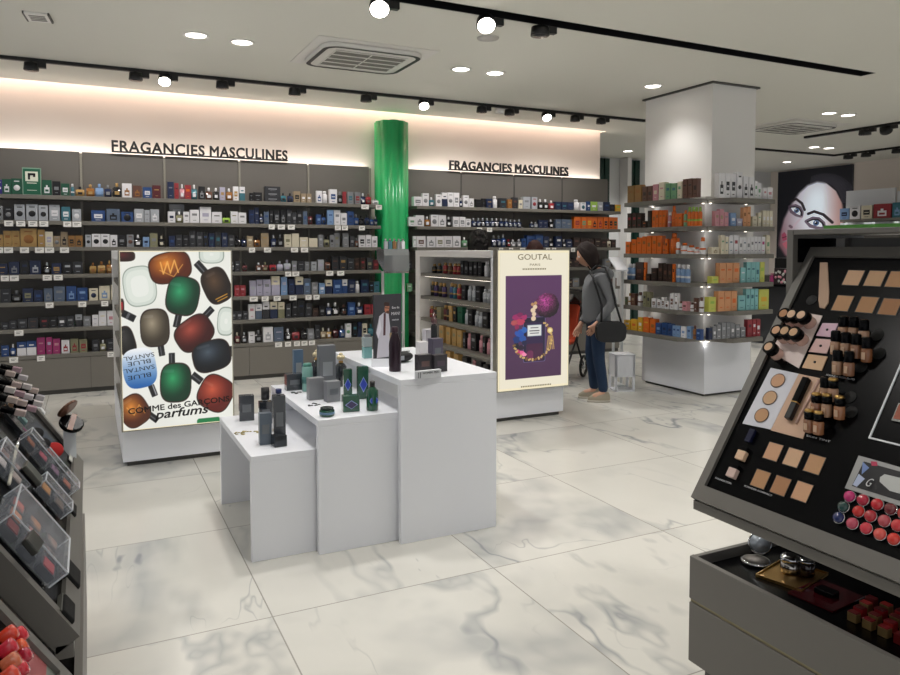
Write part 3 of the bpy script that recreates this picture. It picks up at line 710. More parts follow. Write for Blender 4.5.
# price tags clipped to the shelf edges
TAGW = mat('price_tag_white', '#eceae6', .5)
TAGS = {0: [(361.5, 369), (376, 382)], 1: [(5, 14), (17, 26), (29, 38), (40, 49), (64, 72), (73, 82), (269, 275), (278, 285), (288, 295), (335, 341), (342, 348), (359, 365)],
        2: [(-5, 3), (4, 13), (20, 29), (35, 44), (45, 54), (60, 69), (249, 255), (264, 271), (291, 298), (301, 308)],
        3: [(0, 8), (9, 18), (42, 51), (53, 62), (285, 291), (292, 299), (326, 333), (337, 344)],
        4: [(44, 52), (77, 85), (100, 107), (249, 257), (261, 268), (273, 280), (289, 296), (305, 311), (313, 319)],
        5: [(12, 21)], 6: [(6, 15), (34, 42), (105, 112), (274, 281), (284, 290), (293, 299), (300.5, 306.5), (308, 314)]}
TAGS2 = {1: [(477, 482), (487, 492)], 2: [(499, 503), (509, 513), (520, 525), (546, 550), (552, 556), (571, 575)]}
def tags(T, side):
    for sh, L_ in T.items():
        for i, (a, b_) in enumerate(L_):
            x0, x1 = on(a, 249, 1, FRONT)[0], on(b_, 249, 1, FRONT)[0]
            w = x1 - x0; z = SZ[sh] - .052
            m = MB(); m.box(-w / 2, w / 2, -.004, 0, -.012, .045, TAGW)
            for k in range(2): m.box(-w * .3, w * (.3 - .2 * k), -.005, -.004, .024 - .016 * k, .030 - .016 * k, mat('print_grey', '#6a6a6c', .6))
            m.build('price_tag', None, ((x0 + x1) / 2, FRONT, z), label='white price tag, %s from left on the %s edge, %s wall shelving' % (ORD[i], SHN[sh], side), cat='price tag', group='white price tags')
tags(TAGS, 'left'); tags(TAGS2, 'right')

# ================================================================== PILLAR SHELVES
PSZ = [2.071, 1.783, 1.498, 1.203, .914, .632]
t = thing('pillar_shelving', 'white pillar base with six rows of grey wraparound shelves', 'shelving', (6.1, 6.2, 0))
O = (6.1, 6.2)
lb = MB(); lb.box(5.76 - O[0], 6.43 - O[0], 5.66 - O[1], 6.62 - O[1], .025, .60, WHITE); lb.build('base_cabinet', t, bevel=.004)
MB().box(5.79 - O[0], 6.40 - O[0], 5.69 - O[1], 6.59 - O[1], 0, .025, STANDD).build('plinth', t)
MB().box(5.80 - O[0], 6.42 - O[0], 5.72 - O[1], 6.60 - O[1], .60, 2.10, WPAINT).build('backing_panel', t)
for i, z in enumerate(PSZ):
    xr = 6.33 if i == 5 else 6.47
    L_ = [(5.795, 5.70), (5.76, 5.655), (5.53, 5.70), (5.47, 5.76), (5.47, 6.62), (5.795, 6.62)]
    R_ = [(5.80, 5.715), (5.775, 5.655), (5.86, 5.45), (5.90, 5.41), (xr, 5.41), (xr, 5.715)]
    MB().prism([(a - O[0], b_ - O[1]) for a, b_ in L_], z - .045, z, GREY).build('shelf', t, bevel=.003)
    MB().prism([(a - O[0], b_ - O[1]) for a, b_ in R_], z - .045, z, GREY).build('shelf', t, bevel=.003)
    g = MB()
    for (a, b_) in ((5.745, 5.70), (5.79, 5.64), (6.30, 5.64), (5.74, 6.45)):
        g.cyl((a - O[0], b_ - O[1], 0), .012, z - .052, z - .045, LEDS, 10)
    g.build('shelf_light', t)
    lamp('POINT', (5.745, 5.64, z - .075), (0, 0, -1), 0.2, size=.015, name='shelf_light_glow')
    if i in (0, 2, 4): lamp('POINT', (5.72, 6.45, z - .075), (0, 0, -1), 0.12, size=.015, name='shelf_light_glow')
PN = {'b': ('cosmetic_box', 'box'), 'w': ('cosmetic_box', 'box'), 'h': ('cosmetic_box', 'box'), 's': ('sun_care_bottle', 'bottle'), 'k': ('perfume_bottle', 'bottle')}
def fill_pillar(sh, face, data):
    z = PSZ[sh]
    for i, (u0, u1, h, k, c, a) in enumerate(sorted(parse(data))):
        um = (u0 + u1) / 2
        if face == 'left':
            P = lambda u: on(u, 255, 0, 5.50)
            p0, p1 = P(u0), P(u1); w = abs(p1[1] - p0[1]) * .97; pc = (p0 + p1) / 2; loc = (5.50 + random.random() * .008, pc[1], z + .0005); rz = -PI / 2
            # the viewer also sees a side of every box here, so its front face is a little narrower
            w *= .93 if k != 's' else 1
            if k == 's': w *= .95
        else:
            P = lambda u: on(u, 255, 1, 5.46)
            p0, p1 = P(u0), P(u1); w = (p1[0] - p0[0]) * .95; pc = (p0 + p1) / 2; loc = (pc[0], 5.46, z + .0005); rz = 0
        hh = h * depth((loc[0], loc[1], z)) / F_PX
        lab = '%s, %s from left, %s, %s face of white pillar' % (describe(k, c, a, 'box', 'bottle'), ORD[i], (SHN[:5] + ['lowest shelf'])[sh], face)
        put(k, c, a, w, hh, loc, rz, lab, 'products on the pillar shelves', PN[k], d=min(w * .8, .06) if k != 's' else None)
PL = ["""626 633 17 b kr am;633.3 640.5 17 b kr am;641 645.8 15 b br dn;646 651 15 b br dn;651.5 657 16 b pk cr;657.3 663.5 18 b cr pk;664 669 16 b gn te;669.3 675 16 b gn te;676 680.5 17 b cr gn;681 685.8 19 b br dn;686 690.8 19 b br dn;691 696 19 b br dn""",
"""626.5 631 15 b dn rd;631.3 636 15 b dn rd;636.3 641 15 b dn rd;641.5 646 7 b dn or;647 650.5 17 b dn ck;651 654.5 17 b or am;654.7 658 17 b or am;658.3 661.5 17 b or am;661.7 665 17 b or am;666 669 15 s pk wh;669.5 673 21 s or or;673.5 677 13 b or am;677.2 681 13 b or am;682 685 16 s gn or;685.5 689 19 s or li;689.2 692.7 19 s or li;692.9 696 19 s or li;696.2 699.5 19 s or li""",
"""625 630.3 12 b or am;630.5 635.8 14 b or am;636 641 16 b or am;641.3 646 17 b or am;646.3 651 18 b or am;651.3 656 18 b or am;656.3 661.5 18 b or am;662 664.5 12 s or am;664.8 667.5 15 b or dr;668 674 21 s or or;674.5 678 16 s wh or;678.5 684.5 11 s wh or;685 691.5 9 s wh or;692 697 7 s wh or;698 703 17 s wh or""",
"""626 630 16 s lb wh;630.3 634 16 s lb wh;635 643.5 18 b dn br;644 646 18 b or dn;646.3 650 7 b dn br;651 657 13 b dn br;658 662.7 18 b dn br;663 667.3 18 b dn br;667.6 672 18 b dn br;672.2 674.3 18 b or dn;674.7 679 18 s lb wh;679.5 683.5 18 s lb wh;684 688 18 s lb wh""",
"""625 627.8 8 b ol gn;628 630.2 12 s wh gd;630.5 635 12 b br ta;637 641 14 s wh br;643 646.5 15 b ol ck;646.7 650.5 15 b ol ck;652 656.5 9 w wh br;657 661 9 w wh br;661.5 664.7 11 w wh br;665 669 8 w wh br;670 674 16 w wh br;674.5 678 16 w wh br;679 682 9 s wh br;682.5 687.5 9 b pk br;690 693 9 s wh br;694 697.5 14 b br wh;698.5 702 15 s wh br""",
"""624 630.7 9 b ye wh;631 637.7 11 b ye or;638 643 14 b ye wh;643.3 650 15 b or ye;650.3 656 14 b or am;656.3 662 11 b bl lb;662.5 668 12 b bl nv;668.3 673 12 b bl nv;673.3 677 11 b lb bl;677.3 681 11 b lb bl;681.3 686.5 11 b wh lb;687.5 692 12 b lb bl;693 696 14 s am br;697 701.5 11 b bl lb"""]
PR = ["""717.5 723.7 24 w wh ck;724 729.3 24 w wh ck;729.6 735 24 w wh ck;736 741 26 w wh ck;742 747.3 22 w wh ck;747.7 753 21 w wh ck;753.5 756.2 18 b wh gn;756.5 760 16 b wh gn;762 765.7 11 b wh pk;766.2 771.5 12 b wh pk""",
"""714.5 718.7 15 b pk ta;719 723.3 17 b pk ta;723.7 728 14 b pk gy;730 735.5 13 b lb wh;736 742 8 b lv wh;742.5 746 19 b pe am;746.3 750 20 b pe am;752 756.5 10 b cr ta;757.5 760.5 14 b cr gn;762 765.2 16 b cr wh;765.5 768.5 16 b cr wh;769 772 16 b cr wh""",
"""712 719 7 w cr ta;721 724.7 19 b cr gn;725 728.3 17 b cr te;729 733 18 b wh te;733.5 738.5 19 b wh rd;739 742.7 17 b wh gy;743 746.5 17 b wh sl;746.8 750.3 17 b wh gy;750.6 753.8 17 b wh gy;754.1 757.3 17 b wh pu;757.6 760.8 17 b wh pu;761.2 765 17 b wh mg;766 770 19 b cr gn""",
"""712 719 7 b yg li;720 726.5 20 b pe or;726.8 733 20 b pe or;733.3 740 20 b pe or;741 746 15 b tq wh;747 751.3 20 b tq te;751.6 755.8 20 b tq te;756.1 760 20 b tq te;760.5 765 20 b yg li""",
"""709.5 717 15 b yg li;719 725.3 20 b pe or;725.6 731.8 20 b pe or;732.1 738 20 b pe or;739 746.5 15 b tq te;747 751 21 b tq te;751.3 755.2 21 b tq te;755.5 759.2 21 b tq te;759.6 770 20 b yg ye""",
"""710 713.8 12 b nv ck;714 718 13 b gy wh;718.3 722.5 14 b gy wh;723 727.6 16 b gy sv;727.9 732 16 b gy sv;732.3 736.3 15 b gy wh;737 741.8 13 b gy wh;742.3 747 10 b gy wh;749 753.7 17 b rd dr;754 757.7 17 b rd wh;758 762 17 b rd wh"""]
for i, d_ in enumerate(PL): fill_pillar(i, 'left', d_)
for i, d_ in enumerate(PR): fill_pillar(i, 'right', d_)

# ================================================================== GONDOLAS WITH LIGHT BOXES
def cdg_poster():
    P = Pic(320, 492, .82, '#f3f3ea')
    P.I *= 1 - .05 * noise2(P.X, P.Y, 90, 5)[..., None]
    def bottle(cx, cy, w, h, deg, base, glow, cap=None, clear=False, edge='#2b1a12'):
        if cap:
            px, py, cw, chh, cdeg = cap
            P.put(P.rbox(px, py, cw, chh, cdeg, 2), '#141416')
            P.put(P.rbox(px - 1.5, py, cw * .18, chh * .85, cdeg, 1), '#77777a', .7)
        d = P.rbox(cx, cy, w, h, deg, 0, p=3.0)
        if clear:
            P.put(d, '#7f8c80', .9); P.put(d + 2.2, '#d3dad0'); P.put(d + 9, '#e2e7dd', .9); P.put(d + 22, '#eceee6', .9)
        else:
            P.put(d, edge)
            g = np.clip(1 - np.hypot(*[(a / b) for a, b in zip(P.rot(cx - w * .10, cy - h * .12, deg), (w * .5, h * .5))]), 0, 1)[..., None] ** 1.15
            colr = hexa(base) * (1 - g) + hexa(glow) * g
            k = np.clip(.5 - (d + 3) / P.aa, 0, 1)[..., None]
            P.I = P.I * (1 - k) + colr * k
            P.put(P.rbox(cx - w * .22, cy - h * .30, w * .34, h * .08, deg, 3), '#ffffff', .08)
    bottle(53, 95, 92, 112, -8, '', '', clear=True)
    bottle(12, 12, 60, 30, 0, '#2a1010', '#5a2020')
    bottle(140, 44, 124, 88, -12, '#541f05', '#e88e30', edge='#3a1a08')
    P.path([(112, 30), (120, 62), (132, 28), (140, 60), (152, 24), (163, 58)], 4, '#f6b45c', .8); P.path([(110, 52), (150, 70), (176, 36)], 3, '#f6b45c', .6)
    bottle(262, 8, 76, 52, 0, '', '', clear=True)
    bottle(175, 125, 98, 112, 12, '#07331f', '#33a06a', (158, 195, 20, 38, 14))
    bottle(93, 212, 84, 108, -2, '#3a3226', '#a0937c', (110, 275, 18, 34, -8))
    bottle(276, 98, 84, 106, -24, '#1c120c', '#5a422c', (230, 46, 22, 42, -42))
    P.put(P.rbox(290, 130, 40, 3, -24), '#c8912e', .9); P.put(P.rbox(293, 137, 34, 3, -24), '#c8912e', .9)
    bottle(207, 232, 118, 92, -32, '#3a0f0d', '#a84a3a', (248, 176, 20, 40, 46))
    bottle(303, 202, 54, 84, 5, '', '', clear=True)
    bottle(258, 300, 118, 92, -12, '#0a0d12', '#48545f', (322, 290, 22, 30, 0))
    bottle(12, 245, 50, 84, -16, '#12100f', '#3c3a38', (20, 176, 40, 20, 28))
    bottle(2, 148, 14, 40, 0, '#7e1420', '#b01c2c')
    d = P.rbox(48, 322, 94, 112, -8, 0, p=3.0)
    g = np.clip((P.Y - 270) / 105, 0, 1)[..., None]
    k = np.clip(.5 - d / P.aa, 0, 1)[..., None]
    P.I = P.I * (1 - k) + (hexa('#f2f4f6') * (1 - g) + hexa('#1f5da4') * g) * k
    P.put(P.rbox(84, 388, 18, 34, -20, 2), '#17171a'); P.put(P.rbox(88, 386, 3, 30, -20), '#a0a0a4')
    bottle(150, 370, 92, 114, 2, '#07331f', '#33a064', (140, 304, 18, 38, 0))
    bottle(268, 410, 106, 104, 30, '#5c160e', '#c8583c', (212, 362, 22, 36, -50))
    bottle(30, 440, 82, 92, -30, '#4a1e06', '#dc8a34', (82, 462, 18, 36, -50), edge='#3a1a08')
    P.path([(10, 430), (30, 452), (44, 424), (60, 448)], 3, '#f6b45c', .6)
    P.put(P.rbox(245, 490, 70, 22, 0, 8), '#1d7a44')
    return P.I
def goutal_poster():
    P = Pic(256, 490, 1.0, '#efe7d0')
    d = P.rbox(126, 270, 212, 374, 0, 1)
    pu = hexa('#4b2a4e'); g = np.clip((P.Y - 120) / 380, 0, 1)[..., None]
    k = np.clip(.5 - d / P.aa, 0, 1)[..., None]
    P.I = P.I * (1 - k) + (pu * (1 - .25 * g) + hexa('#6a4368') * .12) * k
    n = noise2(P.X, P.Y, 5, 9); n2 = noise2(P.X, P.Y, 3, 4)
    P.Y = P.Y + 28
    # bottle
    P.put(P.rbox(128, 345, 84, 166, 0, 5), '#6a5c8a'); P.put(P.rbox(128, 345, 80, 162, 0, 5), '#17122c'); P.put(P.rbox(129, 352, 66, 140, 0, 4), '#2c1b42'); P.put(P.rbox(129, 392, 62, 64, 0, 4), '#41183a')
    P.put(P.rbox(112, 400, 24, 30, 0, 10), '#7c2c58', .7)
    P.put(P.rbox(128, 312, 54, 42, 0, 1), '#8f9aa8'); P.put(P.rbox(128, 312, 50, 38, 0, 1), '#dfe0da')
    P.put(P.rbox(128, 302, 30, 3, 0), '#55505a'); P.put(P.rbox(128, 313, 38, 4, 0), '#55505a'); P.put(P.rbox(128, 322, 34, 3, 0), '#55505a')
    # pompom
    dd = np.hypot(P.X - 176, P.Y - 222) - 46 - 5 * (n - .5)
    k = np.clip(.5 - dd / P.aa, 0, 1)[..., None]; li = np.clip(1.1 - np.hypot(P.X - 166, P.Y - 206) / 62, 0.12, 1)[..., None]
    P.I = P.I * (1 - k) + (hexa('#b0428c') * li * (.55 + .75 * n2[..., None])) * k
    # gold neck
    for (x, y, r) in ((124, 268, 9), (126, 252, 8), (122, 238, 9), (130, 226, 8), (120, 216, 6), (132, 212, 6)): P.put(np.hypot(P.X - x, P.Y - y) - r, '#e3c9a8' if r > 7 else '#b98a5c')
    # flowers
    for (x, y, r, c) in ((62, 262, 14, '#9a2460'), (76, 278, 13, '#b83a58'), (52, 280, 11, '#b04a50'), (72, 252, 10, '#7c1c52'), (90, 262, 10, '#a42a62'), (62, 296, 9, '#8c2450'),
                         (72, 322, 16, '#1f4fa6'), (90, 308, 11, '#2c62ac'), (62, 342, 14, '#16326e'), (84, 340, 12, '#22509c'), (90, 356, 10, '#1a1c40'), (60, 366, 12, '#0f1226'), (78, 372, 11, '#26182e'), (78, 392, 11, '#e35a94'), (90, 398, 8, '#f08ab0'), (66, 386, 8, '#c22a66')):
        P.put(np.hypot((P.X - x) * 1.0, (P.Y - y) * 1.15) - r * (.8 + .5 * n), c)
    # gold ribbon
    th = np.linspace(2.9, -.9, 24)
    pts = [(122 + 72 * math.cos(a), 345 + 74 * math.sin(a)) for a in th]
    for i, (x, y) in enumerate(pts): P.put(P.rbox(x, y, 12, 7, math.degrees(th[i]) + 60 * (i % 2), 2), '#c9a868' if i % 3 else '#7d5c2c')
    P.put(np.hypot(P.X - 188, P.Y - 315) - 11, '#d8b86a'); P.put(np.hypot(P.X - 188, P.Y - 315) - 7, '#efe0a8')
    for k_ in range(5): P.path([(182 + k_ * 4, 335), (176 + k_ * 7, 385)], 2.5, '#d0aa60')
    return P.I
EDGEM = mat('lightbox_edge', '#403c34', .5, emit='#fff3cf', es=.9)
FRAMEG = mat('lightbox_frame', '#9a978c', .35, .6)
def gondola(x0, x1, y0, y1, label, poster, z0, gap):
    ox, oy = (x0 + x1) / 2, y0
    t = thing('display_gondola', label, 'display unit', (ox, oy, 0))
    w = (x1 - x0) / 2; D = y1 - y0
    MB().box(-w, w, 0, D, .035, .30, WHITE).build('base', t, bevel=.003)
    MB().box(-w + .03, w - .03, .03, D - .03, 0, .035, STANDD).build('plinth', t)
    MB().box(-.015, .015, .05, D - .02, .30, 1.53, WPAINT).build('centre_panel', t)
    MB().box(-w, w, .0, .05, .30, 1.535, WHITE).build('end_panel', t)
    MB().box(-w, w, D - .11, D, .30, 1.535, WPAINT).build('end_panel', t)
    MB().box(-w, w, .05, D - .11, 1.47, 1.535, WPAINT).build('top_panel', t)
    for s in (-1, 1):
        for z in (1.295, 1.05, .815, .575, .335):
            a, b_ = (-w + .012, -.017) if s < 0 else (.017, w - .012)
            MB().box(a, b_, .052, D - .112, z - .035, z, GREY).build('shelf', t)
            if s < 0: MB().box(-w + .04, -w + .055, .10, D - .16, z - .040, z - .0352, LEDS).build('light_strip', t)
    # light box on the aisle end
    lb = MB(); lb.box(-w - .006, w + .006, -.075, -.002, z0, 1.545, FRAMEG).build('light_box', t)
    lbo = t.children[-1] if t.children else None
    lbo = [o for o in COL.objects if o.parent == t and o.name.startswith('light_box')][0]
    MB().box(-w + .004, w - .004, -.079, -.0755, z0 + .008, 1.537, EDGEM).build('diffuser', lbo)
    pw, ph = 2 * w - gap * 2, 1.537 - z0 - .008 - gap * 2
    picture('poster', poster(), pw, ph, pic_mat('backlit_print', 1.0, .35), lbo, facing_minus_y(-w + gap, -.083, z0 + .008 + gap))
    return t, lbo, w
TP = mat('poster_ink', '#1b1918', .5)
t, lbo, w = gondola(.19, .945, 5.63, 7.35, 'white gondola with a glowing light box poster of scattered perfume bottles', cdg_poster, .27, .006)
y_ = -.0835
sx = 2 * w / 320.0; 
def cdgp(x, y): return facing_minus_y(-w + x * sx, y_, 1.537 - y * (1.26 / 492))
text_mesh('lettering', 'COMME des GARÇONS', .07, TP, lbo, cdgp(16, 446) @ Matrix.Rotation(.045, 4, 'Z'), width=.69, extrude=.0006, bold=.0016, height=.052)
text_mesh('lettering', 'parfums', .1, TP, lbo, cdgp(88, 466) @ Matrix.Rotation(.03, 4, 'Z'), width=.37, extrude=.0006, shear=.25, bold=.002, height=.085)
for wd, yy_, ww in (('BLUE', 338, .15), ('SANTAL', 318, .20), ('BLUE', 300, .15), ('SANTAL', 284, .20)):
    text_mesh('lettering', wd, .05, TP, lbo, cdgp(48, yy_) @ Matrix.Rotation(PI + .12, 4, 'Z'), width=ww, extrude=.0005, height=.030, align='CENTER')
t2, lbo2, w2 = gondola(3.205, 3.96, 5.63, 7.35, 'white open gondola with a glowing purple perfume poster on its end', goutal_poster, .285, .02)
GT = mat('poster_gold_ink', '#8a7a52', .5)
text_mesh('lettering', 'GOUTAL', .09, GT, lbo2, facing_minus_y(-w2 + .20, y_, 1.455), width=.36, extrude=.0006, height=.05)
text_mesh('lettering', 'PARIS', .05, GT, lbo2, facing_minus_y(-w2 + .325, y_, 1.40), width=.11, extrude=.0006, height=.02)
for k, (a, b_, z) in enumerate(((.25, .50, 1.365), (.24, .56, .312))):
    m = MB(); x = a
    while x < b_: m.box(-w2 + x, -w2 + x + .011, y_ - .0005, y_ + .001, z, z + .013, GT); x += .018
    m.build('small_print', lbo2)
# products on the open left side of the right gondola
GZ = [1.295, 1.05, .815, .575, .335]
GD = ["""432 436 9 s bk gd;437 441 10 s ck gd;443 447 11 s rd gd;447.5 452 11 s br gd;453.5 456.5 11 s rd gd;457 460.5 11 s rd gd;462 465.5 14 b bk gy;466 470 14 b bk gy;470.4 474.5 14 b bk gy;475 479 14 b bk gy;479.4 483.5 14 b bk gy;484.5 489 15 s wh wh""",
"""431 434 14 s bk gd;434.3 437.5 14 s pu gd;439 442 14 s bk gd;442.3 445.5 14 s pu gd;450 453 15 s bl gd;453.3 456.5 15 s te gd;457 461.5 15 s rd gd;463 467.5 15 b bk gy;468 472 15 s sv sv;472.5 476.5 15 s sv sv;477 482.5 16 b bk gy;483.5 487 14 s sv sv;487.5 491 14 s sv sv""",
"""430 433 11 s rd gd;433.5 437 11 s dn gd;438 443 12 b ol gd;444 447 15 s dr gd;447.3 450 15 s bk gd;450.5 454 15 b gd ol;454.5 458 15 b bk gd;459 464.5 16 b dg bk;465.5 469 15 s sv sv;469.5 474.5 16 b bk gy;475.5 479 15 s sv sv;479.5 483 15 s sv sv;483.5 490.5 16 b bk gy""",
"""440 446 17 b gd ol;447 452.5 17 b gd ol;453.5 458 17 b gd ol;458.5 463.5 17 b gd ol;464.5 467.5 16 b bk gy;468 471.5 16 s pk pk;472 478.5 17 b bk gy;479.5 484 17 s pk pk;484.5 487.5 17 b bk gy;488 491 16 s pk pk""",
"""446 453 16 b gd ol;455 461 16 b gd ol;463 470 16 b bk gy;472 476.5 15 s pk pk;477.5 484 16 b bk gy;485 490 15 b bk gy"""]
for sh, d_ in enumerate(GD):
    for i, (u0, u1, h, k, c, a) in enumerate(sorted(parse(d_))):
        p0, p1 = on(u0, 255, 0, 3.31), on(u1, 255, 0, 3.31)
        yc = (p0[1] + p1[1]) / 2; w = abs(p1[1] - p0[1]); w = min(w, .11) * .9
        if yc > 7.18 or yc < 5.74: continue
        hh = min(h * depth((3.31, yc, GZ[sh])) / F_PX, .175)
        if k == 's': w = min(w, .055)
        put(k, c, a, w, hh, (3.29, yc, GZ[sh] + .0005), -PI / 2, '%s, %s from left, %s, open side of gondola' % (describe(k, c, a, 'box', 'perfume'), ORD[i], SHN[sh]), 'perfumes on the open gondola', d=.05)

# ================================================================== WHITE NESTING TABLES
def nest(x0, x1, y0, y1, h, label):
    t = thing('nesting_table', label, 'display table', ((x0 + x1) / 2, (y0 + y1) / 2, 0))
    a, b_ = (x1 - x0) / 2, (y1 - y0) / 2
    MB().box(-a, a, -b_, b_, h - .035, h, WHITE).build('tabletop', t, bevel=.002)
    MB().box(-a, a, -b_, -b_ + .035, 0, h - .035, WHITE).build('leg_panel', t, bevel=.002)
    MB().box(-a, a, b_ - .035, b_, 0, h - .035, WHITE).build('leg_panel', t, bevel=.002)
nest(.695, 1.262, 3.62, 4.575, .53, 'lowest white nesting table at the left of the three')
nest(1.017, 1.585, 3.56, 4.62, .69, 'middle-height white nesting table between the other two')
nest(1.44, 2.015, 3.50, 4.665, .87, 'tallest white nesting table at the right of the three')
DARKG = mat('smoke_glass', '#22252a', .08, coat=.8)
def stand_at(u, v, z): p = on(u, v, 2, z); return p[0], p[1]
def table_box(u, v, z, w, d, h, mats_, label, name='perfume_box', cat='box', rz=0.0, cap=None, capm=None):
    x, y = stand_at(u, v, z)
    t = thing(name, label, cat, (x, y, z + .0006), rz, 'testers on the white tables')
    m = MB(); m.box(-w / 2, w / 2, 0, d, 0, h, mats_[0])
    if len(mats_) > 1: m.box(-w * .3, w * .3, -.001, 0, h * .35, h * .65, mats_[1])
    m.build('body', t, bevel=.002)
    if cap:
        c = MB(); c.cyl((0, d / 2, 0), cap[0] * .6, h, h + .01, CHROME, 14); c.cyl((0, d / 2, 0), cap[0], h + .01, h + .01 + cap[1], capm, 16); c.build('cap', t)
    return t
SMK = mat('smoke_box', '#3c4046', .25, coat=.5); SIL = mat('silver_card', '#9fa3a8', .35, .4); DNAVY = mat('navy_cap', '#1c2c5e', .3)
EMB = mat('embossed_silver', '#6e7276', .3, .7)
# small table group
table_box(247, 421, .53, .085, .055, .15, (SMK, EMB), 'square smoke-grey perfume box, leftmost on the lowest white table', rz=-.1)
table_box(266, 424, .53, .075, .05, .13, (DARKG, EMB), 'dark glass perfume bottle with tall black cap on the lowest table', 'perfume_bottle', 'bottle', -.1, (.024, .07), BLACK)
table_box(280, 443, .53, .062, .05, .25, (SMK, EMB), 'tall dark glass perfume box with blue cap on the lowest table', 'perfume_bottle', 'bottle', -.05, (.016, .022), DNAVY)
table_box(266, 445, .53, .062, .045, .165, (mat('blue_grey_box', '#55606c', .3), EMB), 'blue-grey slim upright box at the front of the lowest white table', rz=-.05)
table_box(281, 447, .53, .066, .06, .058, (mat('gem_dark', '#3d4044', .1, .6),), 'small faceted dark glass cube at the front of the lowest table', 'perfume_bottle', 'bottle', .1)
# beads lying on the low table and flower shapes on the middle table
def scatter(cx, cy, z, rx, ry, n, m, label, name, r=.005):
    t = MB()
    for i in range(n):
        a = rng.rand() * 2 * PI; k = math.sqrt(rng.rand())
        t.ball((rx * k * math.cos(a), ry * k * math.sin(a), r * .5), r, m, 6, 4, (1.6, 1, .5))
    t.build(name, None, (cx, cy, z), label=label, cat='decoration', kind='stuff')
x, y = stand_at(247, 433, .53); scatter(x, y, .5305, .07, .05, 26, mat('gold_beads', '#a89a66', .4, .5), 'scattered small gold beads on the lowest white table', 'scattered_beads')
for u, v, lb in ((297, 393, 'dark cut-out letters lying at the back of the middle table'), (312, 405, 'dark cut-out letters lying near the front of the middle table')):
    x, y = stand_at(u, v, .69); scatter(x, y, .6905, .045, .035, 14, cm('ck'), lb, 'cut_out_letters', .005)
# middle table group
table_box(295, 390.5, .69, .10, .06, .10, (SMK, EMB), 'wide smoke-grey glass box at the back left of the middle table')
x, y = stand_at(298, 380, .69)
table_box(299, 386.5, .69, .06, .03, .23, (mat('blue_tint_card', '#586e86', .3), SIL), 'tall narrow blue-grey carton at the back of the middle table', rz=.1)
table_box(328, 392, .69, .10, .06, .28, (mat('grey_carton', '#6d7075', .4), SIL), 'tallest grey perfume carton on the middle table')
table_box(317, 400, .69, .088, .055, .125, (mat('mid_grey_carton', '#7c7e82', .35),), 'plain grey carton at the centre of the middle table', rz=.05)
table_box(334, 402, .69, .08, .055, .115, (mat('mid_grey_carton', '#7c7e82', .35), EMB), 'grey glass-fronted box just left of the blue diamond bottle', rz=.1)
def glow_bottle(u, v, z, r, h, body, capm, label, parts=True):
    x, y = stand_at(u, v, z)
    t = thing('perfume_bottle', label, 'bottle', (x, y, z + .0006), 0, 'testers on the white tables')
    MB().lathe([(r * .9, 0), (r, .006), (r, h * .6), (r * .7, h * .68), (r * .35, h * .72)], body, seg=20).build('body', t)
    c = MB(); c.cyl((0, 0, 0), r * .4, h * .72, h * .78, GOLD, 12)
    for k in range(6): a = k * PI / 3; c.ball((math.cos(a) * r * .35, math.sin(a) * r * .35, h * .88), r * .42, capm, 8, 6)
    c.ball((0, 0, h * .96), r * .4, capm, 8, 6); c.build('cap', t)
glow_bottle(317, 384, .69, .036, .215, DARKG, mat('cream_beads', '#cdbf9c', .3, .3), 'dark bottle with clustered cream bead cap behind the grey carton')
glow_bottle(341, 386, .69, .036, .205, DARKG, mat('cream_beads', '#cdbf9c', .3, .3), 'dark bottle with clustered cream bead cap beside the tallest table')
x, y = stand_at(307.5, 391, .69)
t = thing('perfume_bottle', 'pale green round can standing behind the plain grey carton', 'bottle', (x, y, .6906), 0, 'testers on the white tables')
MB().lathe([(.03, 0), (.032, .005), (.032, .145), (.028, .15)], mat('mint_can', '#77a39b', .3, coat=.3), seg=20).build('body', t)
MB().lathe([(.0335, .05), (.0335, .09)], mat('mint_band', '#3f6f6c', .3), seg=20).build('band', t)
MB().lathe([(.026, .15), (.026, .165), (.02, .17)], mat('mint_cap', '#4d8a7c', .3), seg=20).build('cap', t)
